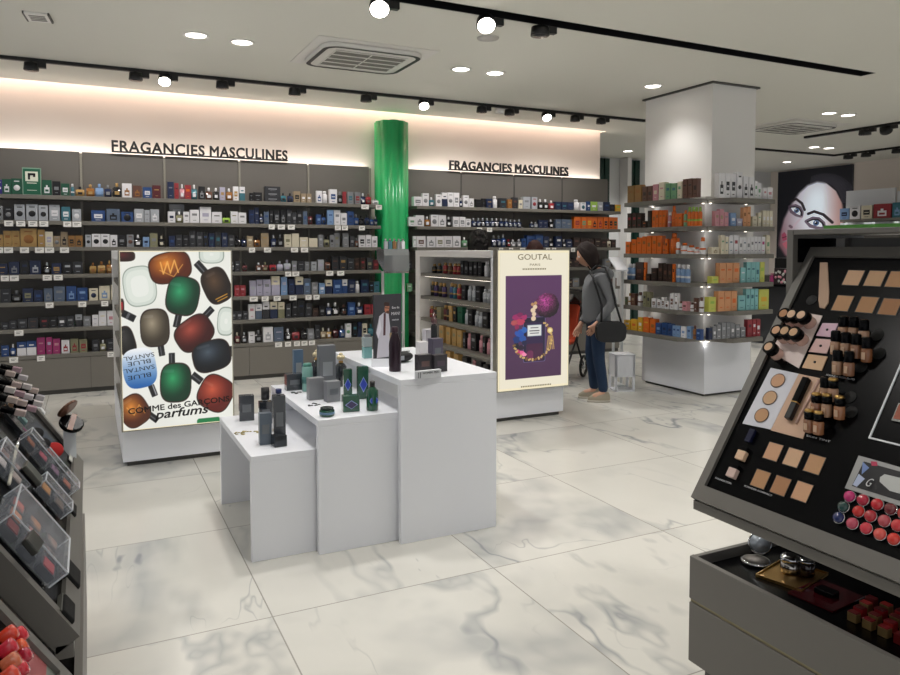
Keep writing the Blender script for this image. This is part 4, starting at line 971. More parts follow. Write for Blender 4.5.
# green and blue diamond bottles and box
DIA = mat('diamond_blue', '#2b46b8', .3); GRB = mat('deep_green_glass', '#0f4a34', .12, coat=.7)
def diamond(w, h, y, z, m=DIA):
    b = MB(); b.add([(-w / 2, y, z), (0, y, z - h / 2), (w / 2, y, z), (0, y, z + h / 2), (-w / 2, y + .002, z), (0, y + .002, z - h / 2), (w / 2, y + .002, z), (0, y + .002, z + h / 2)],
                    [(0, 1, 2, 3), (7, 6, 5, 4), (0, 4, 5, 1), (1, 5, 6, 2), (2, 6, 7, 3), (3, 7, 4, 0)], m); return b
for (u, v, w, d, h, lb, rz, kind) in ((351.5, 412, .088, .055, .085, 'short green box with a dark diamond, front of the middle table', -.15, 'box'), (374, 411, .064, .05, .155, 'green glass bottle with dark blue diamond label at front right', .0, 'bottle'),
                                      (348, 397, .05, .04, .16, 'tall green carton with blue diamond behind the short green box', -.2, 'box'), (363.5, 399, .06, .04, .185, 'tallest green carton with blue diamond near the tall table', -.1, 'box')):
    x, y = stand_at(u, v, .69)
    t = thing('perfume_' + kind, lb, kind, (x, y, .6906), rz, 'testers on the white tables')
    m = MB()
    if kind == 'box': m.box(-w / 2, w / 2, 0, d, 0, h, GRB)
    else: m.lathe([(w * .48, 0), (w * .5, .004), (w * .5, h * .68), (w * .25, h * .8), (w * .2, h * .82)], GRB, (0, d / 2, 0), 20)
    m.build('body', t, bevel=.0015 if kind == 'box' else 0)
    yy = -.003
    diamond(w * .78, min(h * .55, w * 1.5), yy, h * .45 if kind == 'box' else h * .36, mat('diamond_pale_edge', '#9db0e0', .4)).build('label_edge', t)
    diamond(w * .66, min(h * .47, w * 1.28), yy - .002, h * .45 if kind == 'box' else h * .36, DIA if 'blue' in lb else mat('diamond_dark', '#3b3358', .3)).build('label', t)
    if kind == 'bottle': MB().cyl((0, d / 2, 0), w * .22, h * .82, h, BLACK, 14).build('cap', t)
x, y = stand_at(327, 416, .69)
t = thing('tin', 'low round green tin with dark lid at the front of the middle table', 'tin', (x, y, .6906), 0, 'testers on the white tables')
MB().lathe([(.036, 0), (.039, .004), (.039, .03), (.036, .034)], GRB, seg=24).build('body', t)
MB().lathe([(.034, .034), (.034, .044), (.030, .046)], mat('tin_lid', '#2a3434', .25, .4), seg=24).build('lid', t)
MB().lathe([(.0395, .012), (.0395, .024)], mat('tin_band', '#5f7f9a', .4), seg=24).build('band', t)
# tall table group
Z3 = .87
x, y = stand_at(367, 358, Z3)
t = thing('perfume_bottle', 'pale aqua clear bottle with white box-like top at the back of the tallest table', 'bottle', (x, y, Z3 + .0006), 0, 'testers on the white tables')
MB().box(-.028, .028, -.02, .02, 0, .07, mat('aqua_liquid', '#8fc4c4', .08, coat=.6)).build('body', t, bevel=.004)
MB().box(-.028, .028, -.02, .02, .072, .13, mat('frosted_pale', '#b8c6c8', .2, coat=.4)).build('upper_body', t, bevel=.003)
MB().box(-.018, .018, -.015, .015, .13, .15, SIL).build('cap', t)
# advertising board
x, y = stand_at(388, 359, Z3)
def man_ad():
    P = Pic(100, 190, 1.6, '#3b3a40')
    P.I *= .9 + .2 * noise2(P.X, P.Y, 30, 2)[..., None]
    P.put(P.poly([(18, 62), (34, 52), (52, 56), (58, 100), (52, 185), (8, 185), (14, 130), (6, 110)]), '#c9c6d0')
    P.put(P.poly([(34, 54), (42, 54), (40, 120), (32, 120)]), '#4a2630'); P.put(P.poly([(20, 70), (8, 112), (14, 128), (26, 100)]), '#dedbe4')
    P.put(P.rbox(46, 40, 17, 26, 10, 0, p=2.2), '#b9795c'); P.put(P.rbox(45, 28, 20, 12, 8, 5), '#3a2018'); P.put(P.rbox(49, 52, 12, 8, 10, 4), '#5a3424')
    P.put(P.rbox(46, 39, 15, 2.4, 8, 1), '#2c1a14')
    P.put(P.rbox(66, 128, 20, 30, -5, 4), '#a38a62'); P.put(P.rbox(66, 128, 12, 16, -5, 3), '#6b5434')
    return P.I
t = thing('advertising_board', 'standing photo board of a man in a white coat on the tallest white table', 'sign', (x, y, Z3 + .0006), .25, None)
bw, bh = .205, .395
MB().box(-bw / 2 - .003, bw / 2 + .003, 0, .008, .0, bh + .006, cm('ck')).build('board', t)
picture('poster', man_ad(), bw, bh, pic_mat('printed_card', 0, .4), t, facing_minus_y(-bw / 2, -.0025, .003))
PW = mat('print_white', '#d8d8dc', .5)
text_mesh('lettering', 'Eau de', .03, PW, t, facing_minus_y(.03, -.0035, .31), width=.055, extrude=.0004)
text_mesh('lettering', 'MAN!', .03, PW, t, facing_minus_y(.025, -.0035, .27), width=.065, extrude=.0004)
text_mesh('lettering', 'PARFUM', .02, PW, t, facing_minus_y(.03, -.0035, .235), width=.05, extrude=.0004)
# white text card below the board
x, y = stand_at(381, 367, Z3)
t = thing('text_card', 'white sloped label card in front of the photo board on the tallest table', 'card', (x, y, Z3 + .0006), -.35)
MB().prism([(0, 0), (.03, 0), (.02, .045), (.014, .045)], -.055, .055, WHITE, axis='x').build('card', t)
text_mesh('lettering', 'A', .03, BL, t, Matrix.Translation((-.008, .005, .014)) @ Matrix.Rotation(math.radians(70), 4, 'X'), width=.014, extrude=.0004)
# flask bottle
x, y = stand_at(395, 371, Z3)
t = thing('steel_flask', 'dark plum steel flask with round cap on the tallest white table', 'bottle', (x, y, Z3 + .0006), 0)
FL = mat('plum_metal', '#2b1c26', .3, .4)
MB().lathe([(.032, 0), (.034, .006), (.034, .15), (.030, .175), (.019, .205), (.0175, .215)], FL, seg=24).build('body', t)
MB().lathe([(.019, .216), (.0195, .220), (.0195, .243), (.014, .248)], mat('plum_cap', '#3a2731', .35, .3), seg=24).build('cap', t)
# black pouch lying behind
x, y = stand_at(407, 363, Z3)
t = thing('wash_bag', 'black zipped wash bag lying behind the plum flask', 'bag', (x, y, Z3 + .0006), .3)
MB().ball((0, .04, .032), .06, mat('black_fabric', '#141416', .7), 18, 10, (1.25, .62, .53)).build('bag', t)
MB().tube([(-.05, .035, .062), (0, .035, .066), (.05, .035, .062)], .003, METAL).build('zip', t)
MB().box(-.045, -.02, .0, .003, .02, .045, SIL).build('tag', t)
# palettes and bottles group
table_box(425.5, 373, Z3, .085, .045, .10, (mat('palette_dark', '#2e2a2e', .3), mat('palette_brown', '#5a4440', .4)), 'dark make-up case with white lid at front right of the tallest table', 'cosmetic_case', 'case', .1, None)
table_box(441, 372, Z3, .085, .045, .095, (mat('palette_dark', '#2e2a2e', .3), mat('palette_plum', '#463844', .4)), 'dark make-up case beside the white-lidded one on the tallest table', 'cosmetic_case', 'case', .15, None)
x, y = stand_at(423, 372, Z3)
table_box(424, 367, Z3, .055, .05, .145, (mat('white_top_jar', '#d5d2d4', .35),), 'white-topped upright cosmetic carton behind the dark cases', rz=.1)
table_box(430, 357, Z3, .055, .05, .175, (mat('white_top_jar2', '#bdbabf', .35),), 'pale grey upright carton behind the white-topped one', rz=.1)
table_box(438, 365, Z3, .075, .05, .155, (mat('purple_grey', '#4c4656', .3), EMB), 'purple-grey perfume carton behind the dark cases', rz=.2)
x, y = stand_at(434, 358, Z3)
t = thing('perfume_bottle', 'slender dark bottle with brown glass stopper, tallest item on the tallest table', 'bottle', (x, y, Z3 + .0006), 0)
MB().lathe([(.018, 0), (.019, .004), (.019, .20), (.012, .21)], cm('bk'), seg=16).build('body', t)
MB().lathe([(.012, .21), (.021, .215), (.021, .245), (.012, .25), (.006, .285)], mat('brown_stopper', '#4e3032', .15, coat=.5), seg=16).build('stopper', t)
x, y = stand_at(428, 378, Z3)
t = thing('text_card', 'small white block card with dark print at the front of the tallest table', 'card', (x, y, Z3 + .0006), .1)
MB().box(-.075, .075, -.012, .012, 0, .042, mat('card_grey_white', '#c6c8cc', .4)).build('card', t, bevel=.001)
for k, (a, b_) in enumerate(((-.068, -.062), (-.056, -.05))): MB().box(a, b_, -.0135, -.012, .006, .036, cm('gy')).build('small_print', t)
text_mesh('lettering', 'WOMEN  MEN', .02, cm('ck'), t, facing_minus_y(-.04, -.0128, .024), width=.10, extrude=.0004)

# ================================================================== MAKE-UP STANDS
class Stand:
    """sloped tester stand: es runs up the slope, n is its outward normal, yx is the local x axis (along the aisle)"""
    def __init__(s, X0, m, y0, y1, z0, label, items=True):
        s.X0, s.m, s.y0, s.y1, s.z0 = X0, m, y0, y1, z0
        s.es = np.array([m * .5534, 0, .8329]); s.n = np.array([-m * .8329, 0, .5534]); s.xa = np.array([0, -m, 0.0])
        s.p0 = np.array([X0, 0, z0]); s.L = 1.048
        s.t = t = thing('makeup_stand', label, 'display stand', (X0, (y0 + y1) / 2, 0))
        oy = (y0 + y1) / 2
        def B(nm, mt, xa, xb, ya, yb, za, zb, bv=.002, par=None):
            a, b_ = sorted((m * xa, m * xb))
            return MB().box(a, b_, ya - oy, yb - oy, za, zb, mt).build(nm, par or t, bevel=bv)
        B('plinth', STANDD, .05, .9, y0 + .03, y1 - .03, 0, .10)
        B('drawer', STAND, 0, .9, y0, y1, .10, .312, .003)
        B('trim_strip', BRASS, .006, .6, y0 + .002, y1 - .002, .3125, .325, 0)
        # open tray drawer
        tr = MB()
        for (xa, xb, ya, yb) in ((0, .018, y0, y1), (.018, .9, y1 - .018, y1), (.018, .9, y0, y0 + .018)):
            a, b_ = sorted((m * xa, m * xb)); tr.box(a, b_, ya - oy, yb - oy, .325, .476, STAND)
        tr.build('tray_drawer', t, bevel=.002)
        B('tray_base', BLACKP, .018, .88, y0 + .018, y1 - .018, .326, .440, 0)
        # sloped panel with its raised frame
        def P(y, u, k): return tuple(s.p0 + s.es * u + s.n * k + np.array([-X0, y - oy, 0]))
        def slab(nm, mt, ya, yb, ua, ub, ka, kb, bv=.002, ub2=None):
            vs = [P(y, u, k) for k in (ka, kb) for (y, u) in ((ya, ua), (yb, ua), (yb, ub), (ya, ub))]
            return MB().add(vs, [(0, 1, 2, 3), (4, 5, 6, 7), (0, 1, 5, 4), (1, 2, 6, 5), (2, 3, 7, 6), (3, 0, 4, 7)], mt).build(nm, t, bevel=bv)
        s.slab = slab
        slab('display_panel', BLACKP, y0 + .03, y1 - .03, .05, s.L - .035, -.045, -.012, 0)
        fr = MB()
        for (ya, yb, ua, ub) in ((y0, y0 + .032, 0, s.L), (y1 - .032, y1, 0, s.L), (y0 + .032, y1 - .032, 0, .055), (y0 + .032, y1 - .032, s.L - .04, s.L)):
            vs = [P(y, u, k) for k in (-.055, 0) for (y, u) in ((ya, ua), (yb, ua), (yb, ub), (ya, ub))]
            fr.add(vs, [(0, 1, 2, 3), (4, 5, 6, 7), (0, 1, 5, 4), (1, 2, 6, 5), (2, 3, 7, 6), (3, 0, 4, 7)], STAND)
        fr.build('panel_frame', t)
        B('apron', STAND, .012, .05, y0, y1, z0 - .045, z0 - .012, .002)
        slab('panel_back', STANDD, y0 + .01, y1 - .01, .02, s.L - .02, -.06, -.0452, 0)
        # upper carcass
        for ya, yb in ((y1 + .0005, y1 + .028), (y0 - .028, y0 - .0005)): B('side_panel', STAND, .49, .9, ya, yb, .10, 1.622, .002)
        for ya, yb in ((y1 - .028, y1), (y0, y0 + .028)): B('side_rail', STAND, .66, .9, ya, yb, .476, 1.59, .002)
        B('back_panel', STANDD, .62, .64, y0 + .03, y1 - .03, .476, 1.59, 0)
        B('inner_lining', BLACKP, .515, .62, y1 - .004, y1 - .0005, 1.50, 1.589, 0)
        B('inner_upright', STAND, .60, .62, y1 - .13, y1 - .095, 1.2, 1.589, 0)
        B('inner_backing', BLACKP, .612, .6195, y1 - .095, y1 - .005, 1.1, 1.589, 0)
        B('canopy', STAND, .49, .9, y0, y1, 1.603, 1.622, .002)
    def hit(s, u, v, k=-.012):
        p = on_plane(u, v, s.p0 + s.n * k, s.n); return p
    def M(s, p, k=0.0):
        p = np.array(p) + s.n * k
        return Matrix([[s.xa[0], s.es[0], s.n[0], p[0]], [s.xa[1], s.es[1], s.n[1], p[1]], [s.xa[2], s.es[2], s.n[2], p[2]], [0, 0, 0, 1]])
    def size(s, u0, v0, u1, v1):
        a, b_ = s.hit(u0, v0), s.hit(u1, v1); return a, b_
RS = Stand(1.87, 1, .25, 1.89, .685, 'big grey sloped make-up tester stand in the right foreground')
def slot(S, nm, label, cat, u, v, group=None, k=-.012, mw=None):
    t = thing(nm, label, cat, (0, 0, 0), 0, group)
    t.matrix_world = S.M(S.hit(u, v, k)) if mw is None else mw
    return t
SKIN = [mat('powder_%d' % i, c, .7) for i, c in enumerate(('#cfa887', '#c6a07c', '#bc9069', '#b4875f', '#a97a55', '#c89a78', '#d8b597'))]
def pan(S, u, v, col, label, w=.042, h=.055, group='square powder testers', nm='powder_tester', cat='make-up', rot=0):
    t = slot(S, nm, label, cat, u, v, group)
    a, b_ = w / 2, h / 2
    f = MB()
    for q_ in ((-a - .002, a + .002, -b_ - .002, -b_), (-a - .002, a + .002, b_, b_ + .002), (-a - .002, -a, -b_, b_), (a, a + .002, -b_, b_)): f.box(q_[0], q_[1], q_[2], q_[3], .0, .002, BLACK)
    f.build('pan_rim', t)
    MB().box(-a, a, -b_, b_, .0002, .0018, col).build('powder', t)
pos = ['left', 'middle', 'right']
for row, L_, nm_ in ((0, [(853.5, 278), (875.3, 278.7), (897, 279.5)], 'upper row of the top powder block'), (1, [(842.8, 303.5), (867.2, 305), (890, 307)], 'lower row of the top powder block'),
                    (2, [(773.3, 451.8), (793.3, 457.7), (814.7, 464.4)], 'upper row of the bottom powder block'), (3, [(760.7, 479.2), (780.7, 485.9), (802.2, 491.8)], 'lower row of the bottom powder block')):
    for i, (u, v) in enumerate(L_): pan(RS, u, v, SKIN[(row * 2 + i) % 6 if row < 2 else (5, 0, 2, 3, 4, 5)[(row - 2) * 3 + i]], 'square beige powder tester, %s in the %s' % (pos[i], nm_), w=.060 if row < 2 else .054, h=.060 if row < 2 else .058)
def quad_card(S, pts, m, nm, label, cat, th=.002, k=-.011, parent=None):
    P = [S.hit(u, v, k) for u, v in pts]; c = sum(P) / len(P)
    t = thing(nm, label, cat) if parent is None else parent
    t.matrix_world = S.M(c)
    inv = np.array(t.matrix_world.inverted())
    loc = [(inv @ np.append(p, 1))[:2] for p in P]
    MB().prism([tuple(map(float, p)) for p in loc], 0, th, m).build('card', t)
    return t, loc
CARDW = mat('card_cool_white', '#d3d3dc', .4); CARDB = mat('card_beige', '#cda88e', .45)
quad_card(RS, [(794, 311), (822.7, 316), (799, 368.5), (771, 352)], mat('card_pink_white', '#e2cfca', .4), 'sample_card', 'pinkish white sample card holding the black-lidded foundation jars', 'card')
cw, _ = quad_card(RS, [(771, 368), (799, 374), (771, 429.6), (742.6, 423.7)], CARDW, 'sample_card', 'white sample card with three round powder pans', 'card')
for (u, v, c, lb) in ((777.9, 380.6, 5, 'top round powder pan on the white sample card'), (769.9, 397.8, 1, 'middle round powder pan on the white sample card'), (761.7, 415.2, 2, 'bottom round powder pan on the white sample card')):
    t = slot(RS, 'round_powder', lb, 'make-up', u, v, 'round powder pans', k=-.008)
    MB().lathe([(.0275, 0), (.028, .0008), (.0255, .001), (.0245, .0006)], mat('pan_ring', '#5b4638', .4), seg=28).build('pan_ring', t)
    MB().disc(.0245, .0006, .0012, SKIN[c]).build('powder', t)
quad_card(RS, [(799, 374), (823, 379), (803, 439), (771, 430.5)], CARDB, 'sample_card', 'beige sample card under the long black make-up stick', 'card')
# long black stick
a, b_ = RS.hit(808, 379, -.004), RS.hit(789, 420, -.004)
t = thing('foundation_stick', 'long black rectangular make-up stick lying on the beige sample card', 'make-up')
d_ = Vector(b_ - a); L_ = d_.length; d_.normalize(); nn = Vector(RS.n); xx = d_.cross(nn)
t.matrix_world = Matrix([[xx[0], d_[0], nn[0], a[0]], [xx[1], d_[1], nn[1], a[1]], [xx[2], d_[2], nn[2], a[2]], [0, 0, 0, 1]])
MB().box(-.012, .012, 0, L_ * .60, -.004, .016, BLACKP).build('cap', t, bevel=.003)
MB().box(-.0115, .0115, L_ * .61, L_, -.004, .0155, BLACK).build('body', t, bevel=.003)
MB().box(-.0122, .0122, L_ * .595, L_ * .612, -.0042, .0162, GOLD).build('ring', t)
a2, b2 = RS.hit(819, 381, -.008), RS.hit(796, 424, -.008)
t = thing('glass_tube', 'thin glassy pink tube beside the black make-up stick', 'make-up', tuple(a2))
MB().tube([(0, 0, .003), tuple(b2 - a2 + np.array([0, 0, .003]))], .0045, mat('pink_tube', '#d9b4a8', .15, coat=.5)).build('tube', t)
# foundation jars with black lids, sticking out along the normal
for i, (u, v, lb) in enumerate([(783.2, 313.3, 'left black-lidded jar in the top row of three'), (791.2, 313.9, 'middle black-lidded jar in the top row of three'), (801, 314.8, 'right black-lidded jar in the top row of three'),
                     (776, 330, 'left black-lidded jar in the second row'), (784.4, 330.6, 'middle black-lidded jar in the second row'), (793.3, 332, 'right black-lidded jar in the second row'), (768.4, 346.6, 'single black-lidded jar in the third row')]):
    Hj = .062
    c = RS.hit(u, v, -.012 + Hj)
    base = c - RS.n * Hj
    t = thing('foundation_jar', lb, 'jar', (0, 0, 0), 0, 'black-lidded foundation jars'); t.matrix_world = RS.M(base, .0025)
    MB().lathe([(.023, 0), (.024, .003), (.021, .028), (.019, .030)], mat('jar_pink_glass', '#d8b3a4', .12, coat=.6), seg=20, sq=1.0).build('jar', t)
    MB().lathe([(.0235, .030), (.025, .032), (.0245, .058), (.0225, .0600)], BLACKP, seg=20).build('lid', t)
    MB().disc(.0155, .0600, .0608, [SKIN[4], SKIN[6], SKIN[6], SKIN[5], SKIN[1], SKIN[1], SKIN[0]][i], 20).build('shade_dot', t)
for u, v in ((793, 358.5), (789.5, 357)): pass
def hole(S, u, v, r, label, col=None, sq=1.0, depth_=.0012):
    t = slot(S, 'empty_socket', label, 'holder', u, v, 'empty tester sockets', k=-.0105)
    MB().lathe([(r, 0), (r * .96, depth_), (.0001, depth_ * .5)], col or mat('socket_black', '#030304', .7), seg=20, sq=sq).build('rim', t)
hole(RS, 796, 357.5, .016, 'empty black socket on the pinkish card, right one'); hole(RS, 786, 358.5, .011, 'brown tinted empty socket on the pinkish card', mat('socket_brown', '#7d6660', .3))
for u, v, lb in ((877, 335, 'top empty socket right of the black-capped foundation bottles'), (879, 353.5, 'middle empty socket right of the black-capped foundation bottles'), (861, 367, 'lower empty socket right of the black-capped foundation bottles'),
                 (850, 397, 'empty socket right of the gold-capped bottles'), (851, 412, 'lower empty socket right of the gold-capped bottles'), (811.5, 300, 'dark oval socket left of the long beige tube')):
    hole(RS, u, v, .021, lb, depth_=.0006)
# coloured swatch cards
for pts, c, lb in (([(823, 323.5), (838.5, 323.8), (833, 337.5), (816.5, 336)], '#d9b3c6', 'top pink swatch card beside the foundation bottles'), ([(816.5, 339), (832.5, 340), (827, 354), (809, 352)], '#dcb4b0', 'middle salmon swatch card beside the foundation bottles'),
                   ([(809, 354.5), (828, 357), (822, 371), (802.5, 368)], '#d3ab84', 'bottom tan swatch card beside the foundation bottles')):
    t, _ = quad_card(RS, pts, mat('swatch_' + c[1:], c, .4), 'swatch_card', lb, 'card', th=.003)
    MB().lathe([(.0045, .003), (.0045, .0045), (.0001, .005)], BLACK, seg=12).build('dot', t)
# foundation bottles standing upright
FB = [mat('foundation_%d' % i, c, .2, coat=.4) for i, c in enumerate(('#a98468', '#b58c70', '#966a50', '#8a5838', '#9f6b48'))]
def fbottle(u, v, label, cap, col, h=.080, r=.0165):
    # u,v : the middle of the cap top in the photograph; the bottle leans with the panel socket but stands upright
    c = RS.hit(u, v, .045)
    t = thing('foundation_bottle', label, 'bottle', (c[0], c[1], c[2] - h), 0, 'foundation tester bottles')
    MB().lathe([(r * .9, 0), (r, .003), (r, h * .50), (r * .8, h * .56)], col, seg=18).build('glass_body', t)
    m = MB()
    if cap == 'gold': m.lathe([(r * .92, h * .56), (r * .92, h * .86)], BLACKP, seg=18); m.build('cap', t); MB().lathe([(r * .85, h * .86), (r * .92, h * .92), (r * .75, h * .98), (r * .3, h)], GOLD, seg=14).build('gold_knob', t)
    else: m.lathe([(r * .92, h * .56), (r * .95, h * .58), (r * .92, h * .95), (r * .7, h)], BLACKP, seg=18); m.build('cap', t)
    b = MB(); b.box(-r * 1.04, -r * .98, -.006, .006, h * .12, h * .40, mat('tiny_label', '#c9a98e', .5)); b.build('label', t)
g1 = [(843.5, 316), (853.8, 316.5), (864, 319.5), (836, 330.5), (846.1, 332), (856.4, 333.5), (867, 337), (837.8, 350), (849.4, 351)]
g1n = ['top row, left', 'top row, middle', 'top row, right', 'middle row, first from left', 'middle row, second from left', 'middle row, third from left', 'middle row, rightmost', 'bottom row, left', 'bottom row, right']
for i, ((u, v), n_) in enumerate(zip(g1, g1n)): fbottle(u, v, 'black-capped foundation bottle, ' + n_, 'black', FB[(1, 0, 1, 1, 0, 2, 3, 0, 2)[i]])
g2 = [(825.3, 377), (833.3, 377.5), (816.4, 392), (827.1, 393), (839.8, 395), (809.3, 408.5), (818.8, 410.5)]
g2n = ['top row, left', 'top row, right', 'middle row, left', 'middle row, centre', 'middle row, right', 'bottom row, left', 'bottom row, right']
for i, ((u, v), n_) in enumerate(zip(g2, g2n)): fbottle(u, v, 'foundation bottle in the lower gold-capped group, ' + n_, 'gold' if i else 'black', FB[(0, 1, 2, 0, 4, 2, 4)[i]], h=.076)
# long beige smear card in the top recess
t, _ = quad_card(RS, [(820.5, 263), (828, 263), (829.5, 292), (829, 303), (825, 309), (820, 308), (819, 300)], mat('beige_smear', '#b79880', .6), 'sample_strip', 'long beige rounded sample strip at the top left of the right stand', 'make-up', th=.004)
s_ = RS.hit(803, 285); 
# recess outlines and seams on the panel
SEAM = mat('seam_dark', '#050506', .3)
def strip(S, u0, v0, u1, v1, w, m, nm, label=None, cat=None, parent=None, th=.0015, k=-.0115):
    a, b_ = S.hit(u0, v0, k), S.hit(u1, v1, k)
    M_ = S.M(a); inv = np.array(M_.inverted()); q_ = (inv @ np.append(b_, 1))[:2]
    L_ = float(np.hypot(*q_)); ux, uy = q_ / L_; px, py = -uy * w / 2, ux * w / 2
    poly = [(px, py), (-px, -py), (q_[0] - px, q_[1] - py), (q_[0] + px, q_[1] + py)]
    o = MB().prism([tuple(map(float, p)) for p in poly], 0, th, m).build(nm, None)
    if parent is None: o.matrix_world = M_; tag(o, label, cat)
    else: o.parent = parent; o.matrix_world = M_; 
    return o
WL = mat('white_frame_line', '#dfe2e6', .35)
t = thing('panel_border', 'thin white rectangular outline frame at the right edge of the stand', 'border')
for (a, b_, c, d_) in ((868.7, 438.7, 893, 377), (868.7, 438.7, 930, 452), ): pass
f0 = RS.hit(868.7, 438.7, -.011); t.matrix_world = RS.M(f0)
fr = MB(); W_, H_ = .30, .27; e_ = .005
fr.box(0, W_, 0, e_, 0, .004, WL).box(0, W_, H_ - e_, H_, 0, .004, WL).box(0, e_, e_, H_ - e_, 0, .004, WL).box(W_ - e_, W_, e_, H_ - e_, 0, .004, WL)
fr.build('outline', t)
t = slot(RS, 'blush_palette', 'reddish brown palette edge inside the thin white frame', 'make-up', 903, 414)
MB().box(-.022, .022, -.03, .03, 0, .006, CHROME).build('case', t, bevel=.001); MB().box(-.018, .018, -.022, .026, .006, .007, mat('terracotta', '#a35a44', .6)).build('powder', t)
# small navy serum bottles lying in the lower left
for (u, v, c, lb) in ((743.5, 456, SKIN[6], 'small foundation bottle with black cap, upper one at lower left of the stand'), (734.5, 473.5, mat('shell_pink', '#cfb5ac', .3), 'small pale pink foundation bottle, lower one at lower left of the stand')):
    t = slot(RS, 'foundation_bottle', lb, 'bottle', u, v, 'small bottles at lower left')
    MB().box(-.017, .017, -.020, .013, 0, .018, c).build('glass_body', t, bevel=.002)
    MB().box(-.016, .016, .0135, .028, 0.001, .017, BLACKP).build('cap', t, bevel=.002)
t = slot(RS, 'serum_cap', 'navy rectangular cap lying above the small foundation bottles', 'cap', 752, 437)
MB().box(-.011, .011, -.024, .024, 0, .016, mat('deep_navy_gloss', '#161a3a', .15, coat=.5)).build('cap', t, bevel=.003)
# tiny printed captions
CAP = mat('caption_white', '#c9c9cb', .5)
for (u, v, w, rows, body) in ((715, 478.5, .07, 1, 'FOUNDATION'), (744, 486.5, .11, 1, 'POWDER COMPACT'), (806, 436.2, .085, 1, 'SKIN TINT'), (826, 375.5, .10, 1, 'FOUNDATION FLUID'), (803, 316.5, .05, 1, 'TEINT'),):
    p = RS.hit(u, v, -.0112)
    o = text_mesh('lettering', body, .01, CAP, RS.t, None, width=w, extrude=.0002, height=.006)
    o.matrix_world = RS.M(p)
# framed picture card with the brush-script initial
t, loc = quad_card(RS, [(859.3, 456), (925, 474.5), (915, 511), (845.5, 488.5)], mat('silver_border', '#a3a3a3', .3, .3), 'picture_card', 'silver bordered dark picture card above the coloured lip tops', 'card', th=.004)
_, loc2 = quad_card(RS, [(862, 461.5), (921, 478.5), (911, 505), (851.5, 485.5)], mat('picture_dark', '#1b1a20', .3), 'x', 'x', 'x', th=.0055, parent=t) if False else (0, 0)
def sub(P_, pts, m, nm, z0=.004, z1=.005):
    inv = np.array(P_.matrix_world.inverted())
    l_ = [tuple(map(float, (inv @ np.append(RS.hit(u, v, -.007), 1))[:2])) for u, v in pts]
    return MB().prism(l_, z0, z1, m).build(nm, P_)
sub(t, [(864, 461.5), (921, 477.5), (911.5, 504.5), (852, 486)], mat('picture_dark', '#1b1a20', .3), 'picture')
sub(t, [(863, 462), (869.5, 468), (862, 474.5)], mat('crystal_blue', '#7e94c8', .2), 'crystal', .005, .006)
sub(t, [(859, 474), (865, 479), (857, 487), (853, 485)], mat('crystal_pale', '#b9c4e0', .2), 'crystal', .005, .006)
sub(t, [(871, 461.5), (877, 462), (878, 466), (872, 466)], mat('petal_pink', '#b92a52', .4), 'petal', .005, .006)
sub(t, [(880, 482), (880.5, 477.5), (885, 474.5), (925, 484), (925, 501), (890, 491)], mat('pale_oval', '#c4c6c4', .3), 'oval', .005, .0065)
p = RS.hit(865, 485.5, .0)
o = text_mesh('lettering', 'G', .03, CAP, t, None, width=.018, extrude=.0002, height=.026, shear=.4); o.matrix_world = RS.M(p, -.0005)
# lip tops in three rows
LIPC = ['#c22a70', '#b01f3c', '#c21c28', '#6d1d26', '#b23a34', '#123c3a', '#c0241f', '#b21d2c', '#b8505a', '#cc3a40', '#15245a', '#b8405a', '#cf2e42', '#d8564e', '#d43a30']
LIPP = [(851.6, 498), (864.9, 501.5), (879.2, 505.9), (892.5, 510.5), (906, 515), (845.4, 508.3), (860.5, 512.9), (872.5, 517.5), (886.3, 522.3), (899.6, 527), (840.6, 519), (854.3, 525), (868.2, 529.8), (881.9, 535.7), (895.8, 540.6)]
rown = ['back row', 'middle row', 'front row']
for i, ((u, v), c) in enumerate(zip(LIPP, LIPC)):
    t = slot(RS, 'lip_colour', 'round glossy lip colour top, %s from left in the %s under the picture card' % (ORD[i % 5], rown[i // 5]), 'make-up', u, v, 'round lip colour tops')
    MB().lathe([(.0165, 0), (.0180, .002), (.0180, .010), (.0168, .011)], CHROME, seg=18).build('ring', t)
    MB().ball((0, 0, .011), .0168, mat('lip_' + c[1:], c, .12, coat=.8), 18, 10, (1, 1, .75)).build('dome', t)
# things in the open tray drawer of the right stand
ZT = .4405
def tray(u, v, z=ZT): p = on(u, v, 2, z); return p[0], p[1]
x, y = tray(755.5, 563)
t = thing('powder_compact', 'open round silver compact with raised mirror in the tray drawer', 'compact', (x, y, ZT))
MB().lathe([(.046, 0), (.050, .004), (.051, .012), (.047, .0135)], CHROME, seg=30).build('base', t)
MB().lathe([(.044, .0137), (.0001, .0142)], mat('compact_grey', '#8d8781', .5), seg=30).build('powder', t)
Mm = Vector((-.62, -.62, .45)).to_track_quat('Z', 'Y').to_matrix().to_4x4()
MB().lathe([(.036, -.002), (.040, 0), (.040, .006), (.036, .008)], CHROME, (.052, .028, .052), 30, Mm).build('mirror_lid', t)
MB().lathe([(.034, .0085), (.0001, .009)], mat('mirror_pale_reflection', '#aeb6bf', .12, 0.3), (.052, .028, .052), 30, Mm).build('mirror', t)  # pale colour stands in for the ceiling reflected in the mirror
x, y = tray(792, 576)
t = thing('gold_tray', 'square gold tray lying across the dark tray drawer', 'tray', (x, y, ZT), .25)
MB().box(-.10, .10, -.078, .078, 0, .004, GOLD).build('plate', t, bevel=.001)
m = MB()
for q_ in ((-.10, .10, -.078, -.075), (-.10, .10, .075, .078), (-.10, -.097, -.075, .075), (.097, .10, -.075, .075)): m.box(*q_, .004, .010, GOLD)
m.build('rim', t)
x, y = tray(788, 572, ZT + .005)
t = thing('cream_jar', 'faceted silver cream jar standing on the gold tray', 'jar', (x + .01, y, ZT + .0045))
